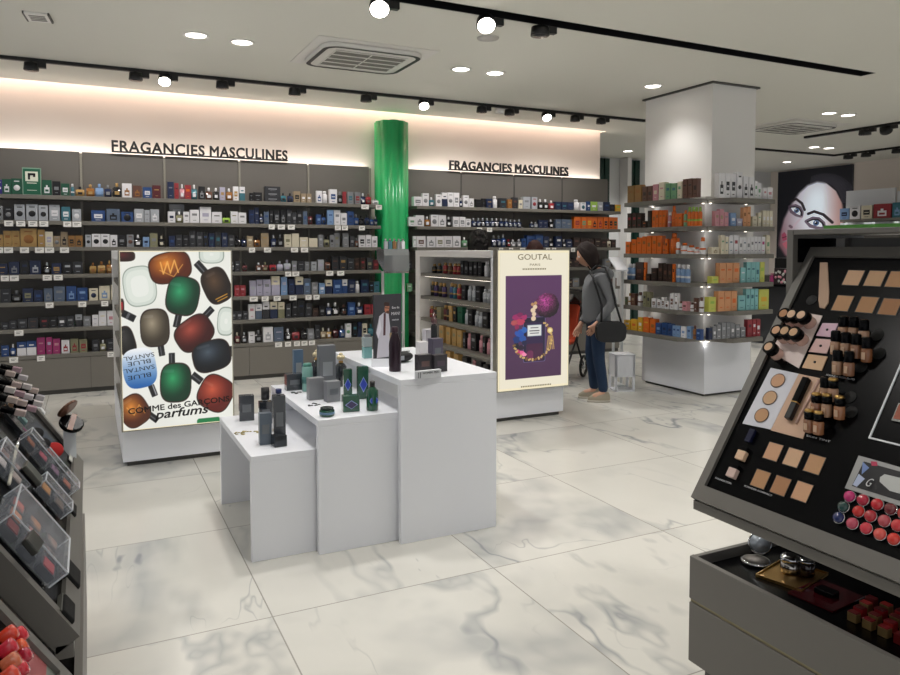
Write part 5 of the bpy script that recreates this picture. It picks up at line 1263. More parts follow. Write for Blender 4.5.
MB().lathe([(.030, 0), (.032, .004), (.032, .034), (.028, .036)], mat('silver_mirror', '#b9b4ae', .12, 1.0), seg=10).build('body', t)
MB().lathe([(.030, .037), (.033, .040), (.033, .052), (.022, .060)], CHROME, seg=10).build('lid', t)
x, y = tray(803, 575, ZT + .005)
t = thing('cream_jar', 'dark brown faceted cream jar on the gold tray', 'jar', (x + .015, y, ZT + .0045))
MB().lathe([(.026, 0), (.028, .004), (.028, .038), (.024, .042)], mat('brown_glass', '#2a1613', .1, coat=.6), seg=12).build('body', t)
MB().lathe([(.024, .043), (.026, .045), (.026, .050), (.018, .054)], CHROME, seg=12).build('lid', t)
x, y = tray(826, 596)
t = thing('plastic_case', 'flat dark red translucent case lying in the tray drawer', 'case', (x, y, ZT), .1)
MB().box(-.09, .09, -.075, .075, 0, .006, mat('dark_red_acrylic', '#4a1018', .1, coat=.5)).build('base', t, bevel=.001)
MB().box(-.02, .025, -.03, .03, .006, .022, BLACKP).build('insert', t, bevel=.002)
LR = [mat('lipstick_top_%d' % i, c, .35) for i, c in enumerate(('#7c1f20', '#8e1e26', '#a8242c', '#7a1a1e', '#b83230', '#6a1618'))]
x0_, y0_ = tray(854, 621)
k = 0
for r in range(4):
    for c_ in range(5):
        X_ = x0_ + .045 * r; Y_ = y0_ - .047 * c_ + .012 * r
        if Y_ < .3: continue
        t = thing('lipstick', 'square boxed lipstick, %s of its line, %s line from the drawer front' % (ORD[c_], ORD[r]), 'lipstick', (X_, Y_, ZT), 0, 'square lipsticks in the tray drawer')
        gold = (c_ < 3 and r == 0) or (r > 0 and (r + c_) % 2 == 0)
        MB().box(-.012, .012, -.0145, .0145, 0, .026, mat('lipstick_gold_case', '#a98d5e', .35, .5) if gold else LR[(k + 3) % 6]).build('case', t, bevel=.001)
        MB().box(-.0115, .0115, -.014, .014, .0262, .029, LR[k % 6]).build('top', t, bevel=.001)
        k += 1
# on top of the right stand: the green tray and white papers
GE = mat('bright_green_card', '#5fae3c', .4)
a, b_ = on(797, 230, 0, 2.40), on(899, 228, 0, 2.40)
t = thing('green_board', 'thin bright green board lying on top of the right stand', 'board', (2.44, 1.1, 1.6225))
MB().box(-.03, .35, -.72, .70, 0, .012, GE).build('board', t, bevel=.002)
MB().box(-.034, -.03, -.72, .70, 0, .013, mat('green_edge', '#4a8f2f', .4)).build('edge', t)
for (u, v, lb, w) in ((843, 225.5, 'white leaflet on the green board, left one', .05), (868, 225.5, 'white folded leaflet on the green board, long one', .10), (896, 224.5, 'white tag on the green board at the right edge', .03)):
    p = on(u, v, 0, 2.55)
    t = thing('leaflet', lb, 'paper', (2.55, p[1], 1.635), .1)
    MB().box(-.03, .03, -w / 2, w / 2, 0, .004, WHITE).box(-.01, .01, -w * .2, w * .1, .004, .012, WHITE).build('sheets', t)

# ------------------------------------------------------------------ left stands
LSf = Stand(-.035, -1, 1.79, 3.29, .69, 'grey sloped make-up stand at the left edge, crowded with clear organisers')
LSn = Stand(-.035, -1, .2, 1.60, .69, 'nearer grey sloped make-up stand at the lower left corner')
MB().box(-.72, -.06, 1.64, 1.75, .05, .60, mat('dark_red_panel', '#4c1a1c', .4)).build('filler_panel', None, label='dark red filler panel in the gap between the two left stands', cat='panel')
LS = LSf
ACR = mat('acrylic_clear', '#e6ecf2', .08, 0, alpha=.07)
ACR.node_tree.nodes['Principled BSDF'].inputs['Specular IOR Level'].default_value = 0.08
ACE = mat('acrylic_edge', '#c8ced8', .1, 0, alpha=.16)
ACL = mat('acrylic_bright_edge', '#dfe3ea', .1)
def organiser(pts_c, w, h, dp, cols, rows, colors, label, rot=0.0, lid=True):
    u, v = pts_c
    t = thing('palette_organiser', label, 'organiser'); M_ = LS.M(LS.hit(u, v, -.010)) @ Matrix.Rotation(rot, 4, 'Z'); t.matrix_world = M_
    b = MB(); a, c = w / 2, h / 2; e = .003
    b.box(-a, a, -c, c, 0, .003, ACR)
    b.build('tray', t)
    s_ = MB()
    for i in range(cols + 1): x = -a + w * i / cols; s_.box(x - e / 2, x + e / 2, -c, c, .003, dp, ACE)
    for j in range(rows + 1): y = -c + h * j / rows; s_.box(-a, a, y - e / 2, y + e / 2, .003, dp * .98, ACE)
    s_.build('dividers', t)
    l_ = MB(); g = .0016
    for y in (-c, c): l_.box(-a, a, y - g, y + g, dp - .001, dp + .0022, ACL)
    for x in (-a, a): l_.box(x - g, x + g, -c, c, dp - .001, dp + .0022, ACL)
    for x in (-a, a):
        for y in (-c, c): l_.box(x - g, x + g, y - g, y + g, .003, dp, ACL)
    l_.build('bright_edges', t)
    n = 0
    for j in range(rows):
        for i in range(cols):
            x = -a + w * (i + .5) / cols; y = -c + h * (j + .5) / rows
            cc = colors[n % len(colors)]; n += 1
            if cc is None: continue
            p = MB(); p.box(x - w / cols * .40, x + w / cols * .40, y - h / rows * .38, y + h / rows * .38, .004, dp * .45, mat('compact_case_dark', '#2c2c36', .3)); p.build('compact_case', t)
            p = MB(); p.box(x - w / cols * .33, x + w / cols * .33, y - h / rows * .27, y + h / rows * .27, dp * .45, dp * .5, mat('blush_' + cc[1:], cc, .6)); p.build('blush', t)
    if lid: MB().box(-a, a, -c, c, dp, dp + .002, ACR).build('cover', t)
    return t
organiser((24, 541), .23, .19, .05, 3, 3, ['#c4515a', '#3b3436', '#a58074', '#d8a15a', '#d35c60', '#c98a5c', '#8e3a3c', '#e08a5a', '#d8685c'], 'largest clear organiser of square blushers at the front of the left stand', rot=.0)
organiser((43, 467), .075, .24, .045, 1, 4, ['#b8684e', '#b08aa8', '#c2566a', '#a8694a'], 'long clear organiser of palettes behind the largest one on the left stand', rot=.0)
organiser((47, 500), .09, .12, .04, 1, 2, ['#7a6a60', '#c48a4c'], 'small clear organiser at the aisle side of the left stand', rot=.0)
organiser((4, 470), .16, .12, .04, 2, 2, ['#c9b8b4', '#8f6a64', '#d6cfd0', '#b98a80'], 'clear organiser of pale testers at the left picture edge on the left stand')
# nail-varnish style bottles with dark caps, rows descending to the right
BC = [mat('varnish_%d' % i, c, .1, coat=.8) for i, c in enumerate(('#cbb9b2', '#b89aa4', '#d9d2d2', '#c3b0ac', '#d2cbd0'))]
kk = 0
for r, L_ in enumerate([[(3, 372), (10, 368)], [(2, 388), (9, 383), (16, 376)], [(4, 398), (12, 392), (20, 385)], [(14, 401), (21, 395), (27, 389)], [(24, 407), (31, 402)], [(12, 411), (33, 396)]]):
    for j, (u, v) in enumerate(L_):
        p = LS.hit(u, v, .03)
        t = thing('nail_varnish', 'small glass bottle with dark cap, %s in %s line of left stand' % (ORD[j], ORD[r]), 'bottle', (0, 0, 0), 0, 'small dark-capped bottles on the left stand')
        M_ = LS.M(p) ; t.matrix_world = M_ @ Matrix.Rotation(math.radians(-128), 4, 'X')
        MB().box(-.012, .012, -.010, .010, -.040, -.008, BC[kk % 5]).build('glass_body', t, bevel=.003)
        MB().lathe([(.010, -.008), (.0105, .0), (.0095, .030), (.007, .032)], BLACKP, seg=14).build('cap', t)
        kk += 1
for (u, v, c, lb) in ((6, 446, '#1a1b20', 'black card case lying at the far left of the left stand'), (13.5, 424, '#17171b', 'long black palette under the small bottles on the left stand')):
    t = slot(LS, 'palette', lb, 'palette', u, v, k=-.006)
    MB().box(-.035, .035, -.05, .05, 0, .012, mat('case_black', '#17171b', .2, coat=.4)).build('case', t, bevel=.002)
    MB().box(.005, .02, -.045, -.03, .012, .013, mat('magenta_mark', '#8a2a66', .4)).build('mark', t)
t = slot(LS, 'palette', 'square grey-lidded palette lying over the long organiser', 'palette', 30, 475, k=.045)
MB().box(-.032, .032, -.032, .032, 0, .014, mat('lid_grey', '#45463f', .3)).build('lid', t, bevel=.003); MB().box(-.032, -.018, -.032, .032, -.006, 0, BLACKP).build('base', t)
t = slot(LS, 'palette', 'dark grey rectangular palette lying on the largest organiser', 'palette', 30, 545, k=.045)
t.matrix_world = t.matrix_world @ Matrix.Rotation(-.15, 4, 'Z')
MB().box(-.045, .045, -.020, .020, 0, .014, mat('lid_dark_grey', '#32332f', .3)).build('lid', t, bevel=.003)
# open compact standing up at the far edge
p = on(71, 424, 1, 3.22)
CPT = p.copy()
t = thing('powder_compact', 'open black and brown compact standing at the far corner of the left stand', 'compact', tuple(p)); M_ = LS.M(p) ; t.matrix_world = M_
Mr = Matrix.Rotation(math.radians(-35), 4, 'X') @ Matrix.Rotation(math.radians(-30), 4, 'Y')
MB().lathe([(.040, -.006), (.045, 0), (.045, .010), (.040, .014)], BLACKP, (-.01, .0, .0), 28, Mr).build('base', t)
m = MB(); m.box(-.046, .046, -.010, .010, .0142, .017, mat('compact_brown_band', '#7b4a30', .35)); m.v = [tuple(Mr @ Vector(q_) + Vector((-.01, 0, 0))) for q_ in m.v]; m.build('band', t)
Mq = Matrix.Rotation(math.radians(-100), 4, 'X') @ Matrix.Rotation(math.radians(25), 4, 'Y')
MB().lathe([(.038, 0), (.043, .002), (.043, .009), (.038, .011)], mat('compact_brown', '#6a4a3a', .3, .4), (-.015, .055, .028), 28, Mq).build('lid', t)
MB().lathe([(.035, .0112), (.0001, .0115)], mat('mirror_pale_reflection', '#aeb6bf', .12, 0.3), (-.015, .055, .028), 28, Mq).build('mirror', t)  # reflection put into the mirror's pale colour here too
zb = LS.z0 + (LS.X0 - CPT[0]) * 1.505 - .02
MB().box(-.022, .022, -.022, .022, 0, CPT[2] - .012 - zb, ACL).build('clear_holder', None, (CPT[0] - .005, CPT[1], zb), label='small clear block holding up the open black compact', cat='holder')
# puffs and brushes
for (u, v, r, c, lb) in ((37, 433.5, .020, '#0d0d0f', 'black round sponge, upper of two, on the left stand'), (43.5, 444, .021, '#0d0d0f', 'black round sponge, lower of two, on the left stand'), (54.5, 450, .028, '#a01414', 'red round puff on the left stand'),
                     (58, 464, .008, '#0d0d0f', 'tiny black applicator below the red puff'), (64, 470, .010, '#0d0d0f', 'small black applicator near the right edge of the left stand')):
    p = LS.hit(u, v, .028)
    t = thing('makeup_puff', lb, 'puff'); t.matrix_world = Matrix.Translation(tuple(p)) @ Vector((.25, -.7, .65)).to_track_quat('Z', 'Y').to_matrix().to_4x4()
    MB().lathe([(r * .85, -.008), (r, -.002), (r, .004), (r * .8, .009), (.0001, .010)], mat('puff_' + c[1:], c, .9), seg=24).build('pad', t)
    MB().cyl((0, 0, 0), .004, -.038, -.008, CHROME, 8).build('stem', t)
t = thing('brush_handle', 'long slim cream brush lying between the organisers on the left stand', 'brush'); a, b_ = LS.hit(17, 446, .012), LS.hit(9, 484, .012)
t.location = tuple(a); MB().tube([(0, 0, 0), tuple((b_ - a) * .6), tuple(b_ - a)], .0045, mat('cream_handle', '#cfcbbd', .3)).build('handle', t)
MB().tube([tuple((b_ - a) * -.22), (0, 0, 0)], .0058, CHROME).build('ferrule', t)
t = slot(LS, 'hand_mirror', 'small dark oval ring mirror left of the organisers on the left stand', 'mirror', 8, 449.5, k=.02)
MB().tube([(.022 * math.cos(a), .012 * math.sin(a), 0) for a in [2 * PI * i / 20 for i in range(20)]], .002, mat('ring_plum', '#2a1822', .3), closed=True).build('ring', t)
MB().lathe([(.020, -.001), (.0001, -.0008)], mat('mirror_lilac', '#b9a5b0', .1, .6), seg=20, sq=.55).build('mirror', t)
# black pouches and boxes at the aisle edge
for (u, v, w, h, lb) in ((67, 508, .05, .10, 'black textured pouch, upper one at the aisle edge of the left stand'), (68, 575, .055, .11, 'black textured pouch, middle one at the aisle edge of the left stand'), (64, 612, .05, .07, 'black textured pouch, lowest one at the aisle edge of the left stand')):
    t = slot(LS, 'black_pouch', lb, 'pouch', u, v, 'black pouches on the left stand', k=-.008)
    MB().box(-w, w, -h / 2 * .6, h / 2 * .6, 0, .016, mat('pouch_black', '#060607', .95, bump=.6, bscale=120), top=.9).build('pouch', t, bevel=.004)
    MB().box(-w * .9, w * .9, h / 2 * .6, h / 2 * .6 + .004, 0, .012, mat('pouch_edge', '#55554f', .5)).build('edge', t)
t = slot(LS, 'makeup_card', 'small black and white card near the far corner of the left stand', 'card', 74, 462, k=-.008)
MB().box(-.05, .05, -.03, .03, 0, .003, mat('card_glossy_white', '#dcdad2', .2)).build('card', t); MB().box(-.05, .02, -.03, .012, .003, .004, BLACKP).build('print', t)
# clear riser boxes with powder at the top of the left stand
for (u, v, c, lb) in ((11, 407, '#c59a78', 'clear box with a beige tester high on the left stand'), (21, 421, '#7aa0a0', 'clear box with a teal tester on the left stand'), (40, 412, '#d9d9dc', 'clear white box at the far edge of the left stand')):
    t = slot(LS, 'tester_box', lb, 'box', u, v, k=-.008)
    MB().box(-.03, .03, -.022, .022, 0, .03, ACR).build('cover', t); MB().box(-.022, .022, -.016, .016, .001, .012, mat('tester_' + c[1:], c, .5)).build('tester', t)
# the nearer left stand: orange and pink lipsticks, a rose card
NL = ['#d8432c', '#d02a3c', '#c8283c', '#e0562e', '#c96a4a', '#b3223a']
PN_ = [(2, 640), (12, 641), (1, 654), (12, 654), (4, 668), (16, 662), (2, 682), (12, 676)]
for i, (u, v) in enumerate(PN_):
    t = slot(LSn, 'lipstick', 'red or coral round lipstick top, %s counted from the back of the nearer left stand' % ORD[i], 'lipstick', u, v, 'lipstick tops on the nearer left stand')
    MB().lathe([(.0135, 0), (.014, .003), (.014, .022), (.012, .026), (.0001, .028)], mat('lipnear_' + NL[i % 6][1:], NL[i % 6], .2, coat=.5), seg=18).build('top', t)
quad_card(LSn, [(25, 642), (46, 662), (44, 690), (14, 690)], mat('rose_card', '#a85c5e', .5), 'sample_card', 'dusty rose card beside the coral lipsticks at the lower left', 'card')
quad_card(LSn, [(46, 662), (58, 674), (58, 690), (44, 690)], mat('sage_card', '#7f857e', .4), 'sample_card', 'grey-green card strip at the lower left corner', 'card')

# ================================================================== FAR ROOM
def face_poster():
    # print 100 x 170 units; a cropped tilted face on black
    P = Pic(100, 185, 2.2, '#0d0d12')
    face = P.poly([(31, 34), (42, 24), (55, 20), (68, 23), (80, 34), (88, 52), (91, 75), (88, 100), (74, 122), (50, 138), (25, 138), (12, 127), (3, 112), (5, 93), (10, 72), (20, 51)])
    soft = np.clip(.5 - face / 4.0, 0, 1)[..., None]
    li = np.clip(1.15 - np.hypot((P.X - 56) / 50, (P.Y - 56) / 92), 0, 1)[..., None] ** .8
    side = np.clip((P.X - 62) / 26, 0, 1)[..., None]
    skin = hexa('#6f4a52') * (1 - li) + hexa('#e2edf6') * li
    skin = skin * (1 - side * .6) + hexa('#a86c5c') * side * .6
    P.I = P.I * (1 - soft) + skin * soft
    P.put(P.poly([(60, 18), (74, 14), (90, 24), (98, 50), (99, 80), (92, 92), (89, 56), (80, 36), (68, 24)]), '#15141a', .9)
    for k in range(40):
        a = -1.9 + 1.9 * k / 40; x0, y0 = 56 + 31 * math.cos(a), 54 + 34 * math.sin(a)
        P.path([(x0, y0), (x0 + 13 * math.cos(a) + 6, y0 + 12 * math.sin(a) + 1)], .6, '#6a6570', .55)
    def eye(cx, cy, sc, deg):
        a = math.radians(deg)
        R = lambda x, y: (cx + sc * (x * math.cos(a) - y * math.sin(a)), cy + sc * (x * math.sin(a) + y * math.cos(a)))
        P.put(P.poly([R(-14, 2), R(-7, -6), (R(2, -8)), R(11, -4), R(15, 2), R(6, 6), R(-5, 7)]) - 2.4, '#4a3a48', .8)
        P.put(P.poly([R(-11, 2), R(-5, -3), R(2, -5), R(9, -2), R(12, 2), R(5, 4), R(-5, 4)]), '#dfe6ee')
        x, y = R(1, -.4); P.put(np.hypot(P.X - x, P.Y - y) - 4.6 * sc, '#4a5f80'); P.put(np.hypot(P.X - x, P.Y - y) - 2.2 * sc, '#08080c'); P.put(np.hypot(P.X - x + 1, P.Y - y + 1.4) - .9 * sc, '#ffffff')
        P.path([R(-12, 2), R(-6, -4), R(1, -6.5), R(9, -4), R(15, 1)], 2.2 * sc, '#0c0a0e')
    eye(27, 60, .78, 42); eye(54, 80, .9, 22)
    P.path([(19, 46), (27, 43), (35, 50), (39, 60)], 3.6, '#1c1418', .92); P.path([(44, 66), (52, 63), (64, 68), (76, 80)], 4.0, '#1c1418', .92)
    P.path([(36, 70), (27, 80), (22, 86)], 3, '#b9a0ac', .5); P.put(P.rbox(20, 84, 7, 4, 40, 2), '#4c3440', .7)
    P.put(P.poly([(7, 96), (11, 92), (14, 96), (15, 104), (9, 106)]), '#8a3a50'); P.path([(8, 101), (14, 99)], 1.2, '#3c1420')
    P.put(P.poly([(8, 110), (14, 106), (20, 112), (14, 118)]), '#a8505e', .8)
    return P.I
yA, yB = on(779, 171, 0, 14.29)[1], on(854, 163, 0, 14.29)[1]
t = thing('wall_poster', "large black wall poster of a woman's tilted face with blue eyes", 'poster', (14.27, (yA + yB) / 2, .55))
MB().box(-.0, .028, -(yA - yB) / 2, (yA - yB) / 2, 0, ZC - .55 - .03, BLACK).build('backing', t)
PWd, PHt = yA - yB, ZC - .55 - .03
mw = Matrix.Translation((-.006, PWd / 2, 0)) @ Matrix(((0, 0, -1, 0), (-1, 0, 0, 0), (0, 1, 0, 0), (0, 0, 0, 1)))
picture('poster', face_poster(), PWd, PHt, pic_mat('wall_print_glow', .6, .4), t, mw)  # print given a glow of its own to brighten the poster
# white header panels and wall shelf with gift boxes right of the poster
for i, (u0, u1, lb) in enumerate(((847, 896, 'wide white header panel right of the face poster'), (898, 940, 'white header panel cut off by the right picture edge'))):
    y0_, y1_ = on(u1, 190, 0, 13.9)[1], on(u0, 190, 0, 13.9)[1]
    z0_, z1_ = 1.98, on(u0 + 3, 191, 0, 13.9)[2]
    MB().box(-.02, .02, -(y1_ - y0_) / 2, (y1_ - y0_) / 2, 0, z1_ - z0_, WHITE).build('header_panel', None, (13.9, (y0_ + y1_) / 2, z0_), label=lb, cat='panel')
yL, yR = on(840, 219, 0, 13.5)[1], 3.0
zs = on(870, 218.5, 0, 13.5)[2]
t = thing('wall_shelving', 'far grey wall shelving along the right wall under the white header panels', 'shelving', (13.5, (yL + yR) / 2, 0))
h_ = (yL - yR) / 2
for z in (zs, zs - .35, zs - .7, zs - 1.05): MB().box(0, .4, -h_, h_, z - .05, z, GREY).build('shelf', t)
MB().box(.40, .46, -h_, h_, 0, 2.0, GREYP).build('back_panel', t)
MB().box(.02, .4, -h_, h_, 0, .5, GREYB).build('base_cabinet', t)
for (u0, u1, h, c, a, lb) in ((840.5, 850, 11, 'lb', 'nv', 'light blue gift box, leftmost on the far right shelf'), (850.5, 861, 13, 'wh', 'bk', 'white gift box with black print on the far right shelf'), (862, 873, 13, 'cr', 'bk', 'cream gift box with figure print on the far right shelf'),
                              (874, 892, 14, 'rd', 'wh', 'wide red gift box on the far right shelf'), (893, 903, 15, 'te', 'lb', 'teal blue gift box at the right picture edge')):
    p0, p1 = on(u0, 215, 0, 13.55), on(u1, 215, 0, 13.55); w = abs(p0[1] - p1[1]) * .95
    put('w', c, a, w, h * depth((13.5, p0[1], zs)) / F_PX, (13.52, (p0[1] + p1[1]) / 2, zs + .0005), -PI / 2, lb, 'gift boxes on the far right shelf', ('gift_box', 'box'), d=.12)
# dark counter with pink items behind the pillar
t = thing('display_counter', 'dark charcoal display counter behind the white pillar', 'counter', (10.4, 7.6, 0))
MB().box(-.5, .9, -1.2, 1.1, 0, .95, cm('ck')).build('body', t, bevel=.004)
MB().box(-.55, .95, -1.25, 1.15, .95, .98, BLACKP).build('worktop', t)
MB().box(-.1, .5, -.9, 1.0, .98, 1.40, BLACK).build('upper_case', t, bevel=.004)
p = on(774, 280, 0, 9.95)
t = thing('pink_jar', 'small pink jar on the dark counter behind the pillar', 'jar', (9.95, p[1], .981))
MB().lathe([(.06, 0), (.07, .01), (.07, .13), (.05, .15)], cm('mg'), seg=16).build('body', t); MB().lathe([(.055, .15), (.055, .18)], cm('pk'), seg=16).build('lid', t)
p = on(784, 276, 0, 9.95)
t = thing('floral_box', 'dark floral patterned box on the dark counter', 'box', (9.95, p[1], .981))
MB().box(-.08, .08, -.12, .12, 0, .26, mat('floral_dark', '#2b2226', .4)).build('body', t)
fl = MB()
for i in range(16): fl.ball((-.083, -.10 + .2 * rng.rand(), .03 + .2 * rng.rand()), .022, mat('floral_pink', '#c98a98', .5) if i % 2 else mat('floral_pale', '#b7b9b4', .5), 7, 4, (.25, 1, 1))
fl.build('flowers', t)
# charcoal tall unit on the far right wall below the poster
MB().box(-.25, .22, -1.6, 2.6, 0, 1.0, STANDD).build('low_cabinet', None, (13.0, 8.6, 0), label='low dark cabinet standing below the face poster', cat='cabinet', bevel=.004)

# ================================================================== TESTER STANDS, STROLLER
def tester_stand(x, y, w, h, label, tilt, rz, glassy):
    t = thing('tester_stand', label, 'stand', (x, y, 0), rz)
    PO = mat('post_white', '#c9cccd', .35)
    for s in (-1, 1): MB().box(s * w / 2 - .012, s * w / 2 + .012, -.012, .012, 0, h, PO).build('post', t)
    MB().box(-w / 2, w / 2, -.10, .14, 0, .02, PO).build('foot', t)
    MB().box(-w / 2 + .012, w / 2 - .012, -.01, .01, .22, .245, PO).build('crossbar', t)
    MB().box(-w / 2 + .012, w / 2 - .012, -.008, .008, h * .45, h * .45 + .018, PO).build('crossbar', t)
    m = MB()
    m.prism([(-.12, h - .02), (.12, h + .12), (.12, h + .14), (-.12, h)], -w / 2 - .02, w / 2 + .02, METAL if glassy else WHITE, axis='x')
    m.build('sloped_tray', t)
    return t
TX = float(on(393, 270, 1, 7.75)[0])
ts = tester_stand(TX, 7.75, .25, 1.30, 'slim white post stand with a tilted tester tray in front of the green column', 0, 0, True)
g = MB(); g.prism([(-.12, 1.30), (.12, 1.44), (.12, 1.55), (-.10, 1.55), (-.12, 1.48)], -.15, .15, mat('acrylic_silver', '#a7acb0', .15, .7), axis='x'); g.build('tester_case', ts)
for i in range(5):
    t = thing('perfume_bottle', 'small tester bottle, %s of five on the tilted tester tray' % ORD[i], 'bottle', (TX - .105 + i * .052, 7.69, 1.551), 0, 'testers on the post stand')
    MB().box(-.019, .019, 0, .03, 0, .085, [cg('sv'), cg('te'), cg('am'), cg('gy'), cg('wh')][i]).build('body', t); MB().cyl((0, .015, 0), .011, .085, .115, METAL, 10).build('cap', t)
p = on(617, 385, 2, 0)
ws = tester_stand(p[0], p[1], .10, 1.32, 'slim white post stand with a tilted white tablet beside the woman', 0, -.3, False)
# white open box under the bag
t = thing('white_crate', 'white open-sided box standing on the floor behind the woman', 'crate', (on(613, 386, 2, 0)[0] - .06, on(613, 386, 2, 0)[1] - .22, 0), -.35)
m = MB()
for sx in (-.10, .10):
    for sy in (-.10, .10): m.box(sx - .012, sx + .012, sy - .012, sy + .012, 0, .40, WHITE)
m.box(-.112, .112, -.112, .112, .39, .405, WHITE); m.box(-.112, .112, -.112, .112, .0, .015, WHITE); m.box(-.112, .112, -.112, .112, .16, .40, WHITE)
m.build('frame', t)
# stroller
def stroller():
    t = thing('pushchair', 'black pushchair with an orange seat behind the woman', 'pushchair', (5.0, 7.25, 0), math.radians(-55))
    TY = mat('tyre_black', '#121213', .7); OG = mat('pushchair_orange', '#b8401f', .7)
    for (x, y, r) in ((-.24, .28, .12), (.24, .28, .12), (-.22, -.34, .085), (.22, -.34, .085)):
        w = MB(); w.tube([(x, y + r * math.cos(a), r + .012 + r * math.sin(a)) for a in [2 * PI * i / 22 for i in range(22)]], .017, TY, closed=True)
        wo = w.build('wheel', t)
        h = MB(); h.cyl((x, y, r + .012), .03, -.015, .015, METAL, 12, M=Matrix.Rotation(PI / 2, 4, 'Y'))
        for k in range(5): a = 2 * PI * k / 5; h.tube([(x, y, r + .012), (x, y + r * .9 * math.cos(a), r + .012 + r * .9 * math.sin(a))], .005, METAL, 6)
        h.build('spokes', wo)
    for s in (-1, 1):
        MB().tube([(s * .24, .28, .13), (s * .23, .05, .45), (s * .22, .38, 1.02)], .013, BLACK).build('rear_tube', t)
        MB().tube([(s * .22, -.34, .10), (s * .23, .05, .50)], .013, BLACK).build('front_tube', t)
    MB().tube([(-.22, .38, 1.02), (-.12, .42, 1.05), (.12, .42, 1.05), (.22, .38, 1.02)], .017, BLACK).build('handle', t)
    MB().box(-.20, .20, -.22, .12, .42, .47, OG).build('seat', t, bevel=.02)
    b = MB(); b.prism([(.08, .45), (.14, .45), (.30, .92), (.24, .94)], -.20, .20, OG, axis='x'); b.build('backrest', t, bevel=.02)
    c = MB(); c.prism([(.30, .80), (.20, .96), (.02, 1.02), (-.14, .95), (-.12, .93), (.02, .99), (.19, .93), (.28, .79)], -.21, .21, BLACK, axis='x'); c.build('hood', t)
    MB().box(-.17, .17, -.40, -.30, .20, .225, BLACK).build('footrest', t)
stroller()

# ================================================================== PEOPLE
def skin_mesh(name, V, E, R, m, sub=2):
    me = bpy.data.meshes.new(name); me.from_pydata(V, E, [])
    o = bpy.data.objects.new(name, me); COL.objects.link(o)
    mod = o.modifiers.new('skin', 'SKIN'); mod.use_smooth_shade = True
    for d, r in zip(me.skin_vertices[0].data, R): d.radius = r if isinstance(r, tuple) else (r, r)
    me.skin_vertices[0].data[0].use_root = True
    sb = o.modifiers.new('sub', 'SUBSURF'); sb.levels = sub; sb.render_levels = sub
    bpy.context.view_layer.update()
    out = bpy.data.meshes.new_from_object(o.evaluated_get(bpy.context.evaluated_depsgraph_get()))
    COL.objects.unlink(o); bpy.data.objects.remove(o); bpy.data.meshes.remove(me)
    out.name = name; out.materials.clear(); out.materials.append(m)
    for p in out.polygons: p.use_smooth = True
    return out
class Chain:
    def __init__(s): s.V = []; s.E = []; s.R = []
    def add(s, p, r, par=None):
        s.V.append(tuple(p)); s.R.append(r); i = len(s.V) - 1
        if par is not None: s.E.append((par, i))
        return i
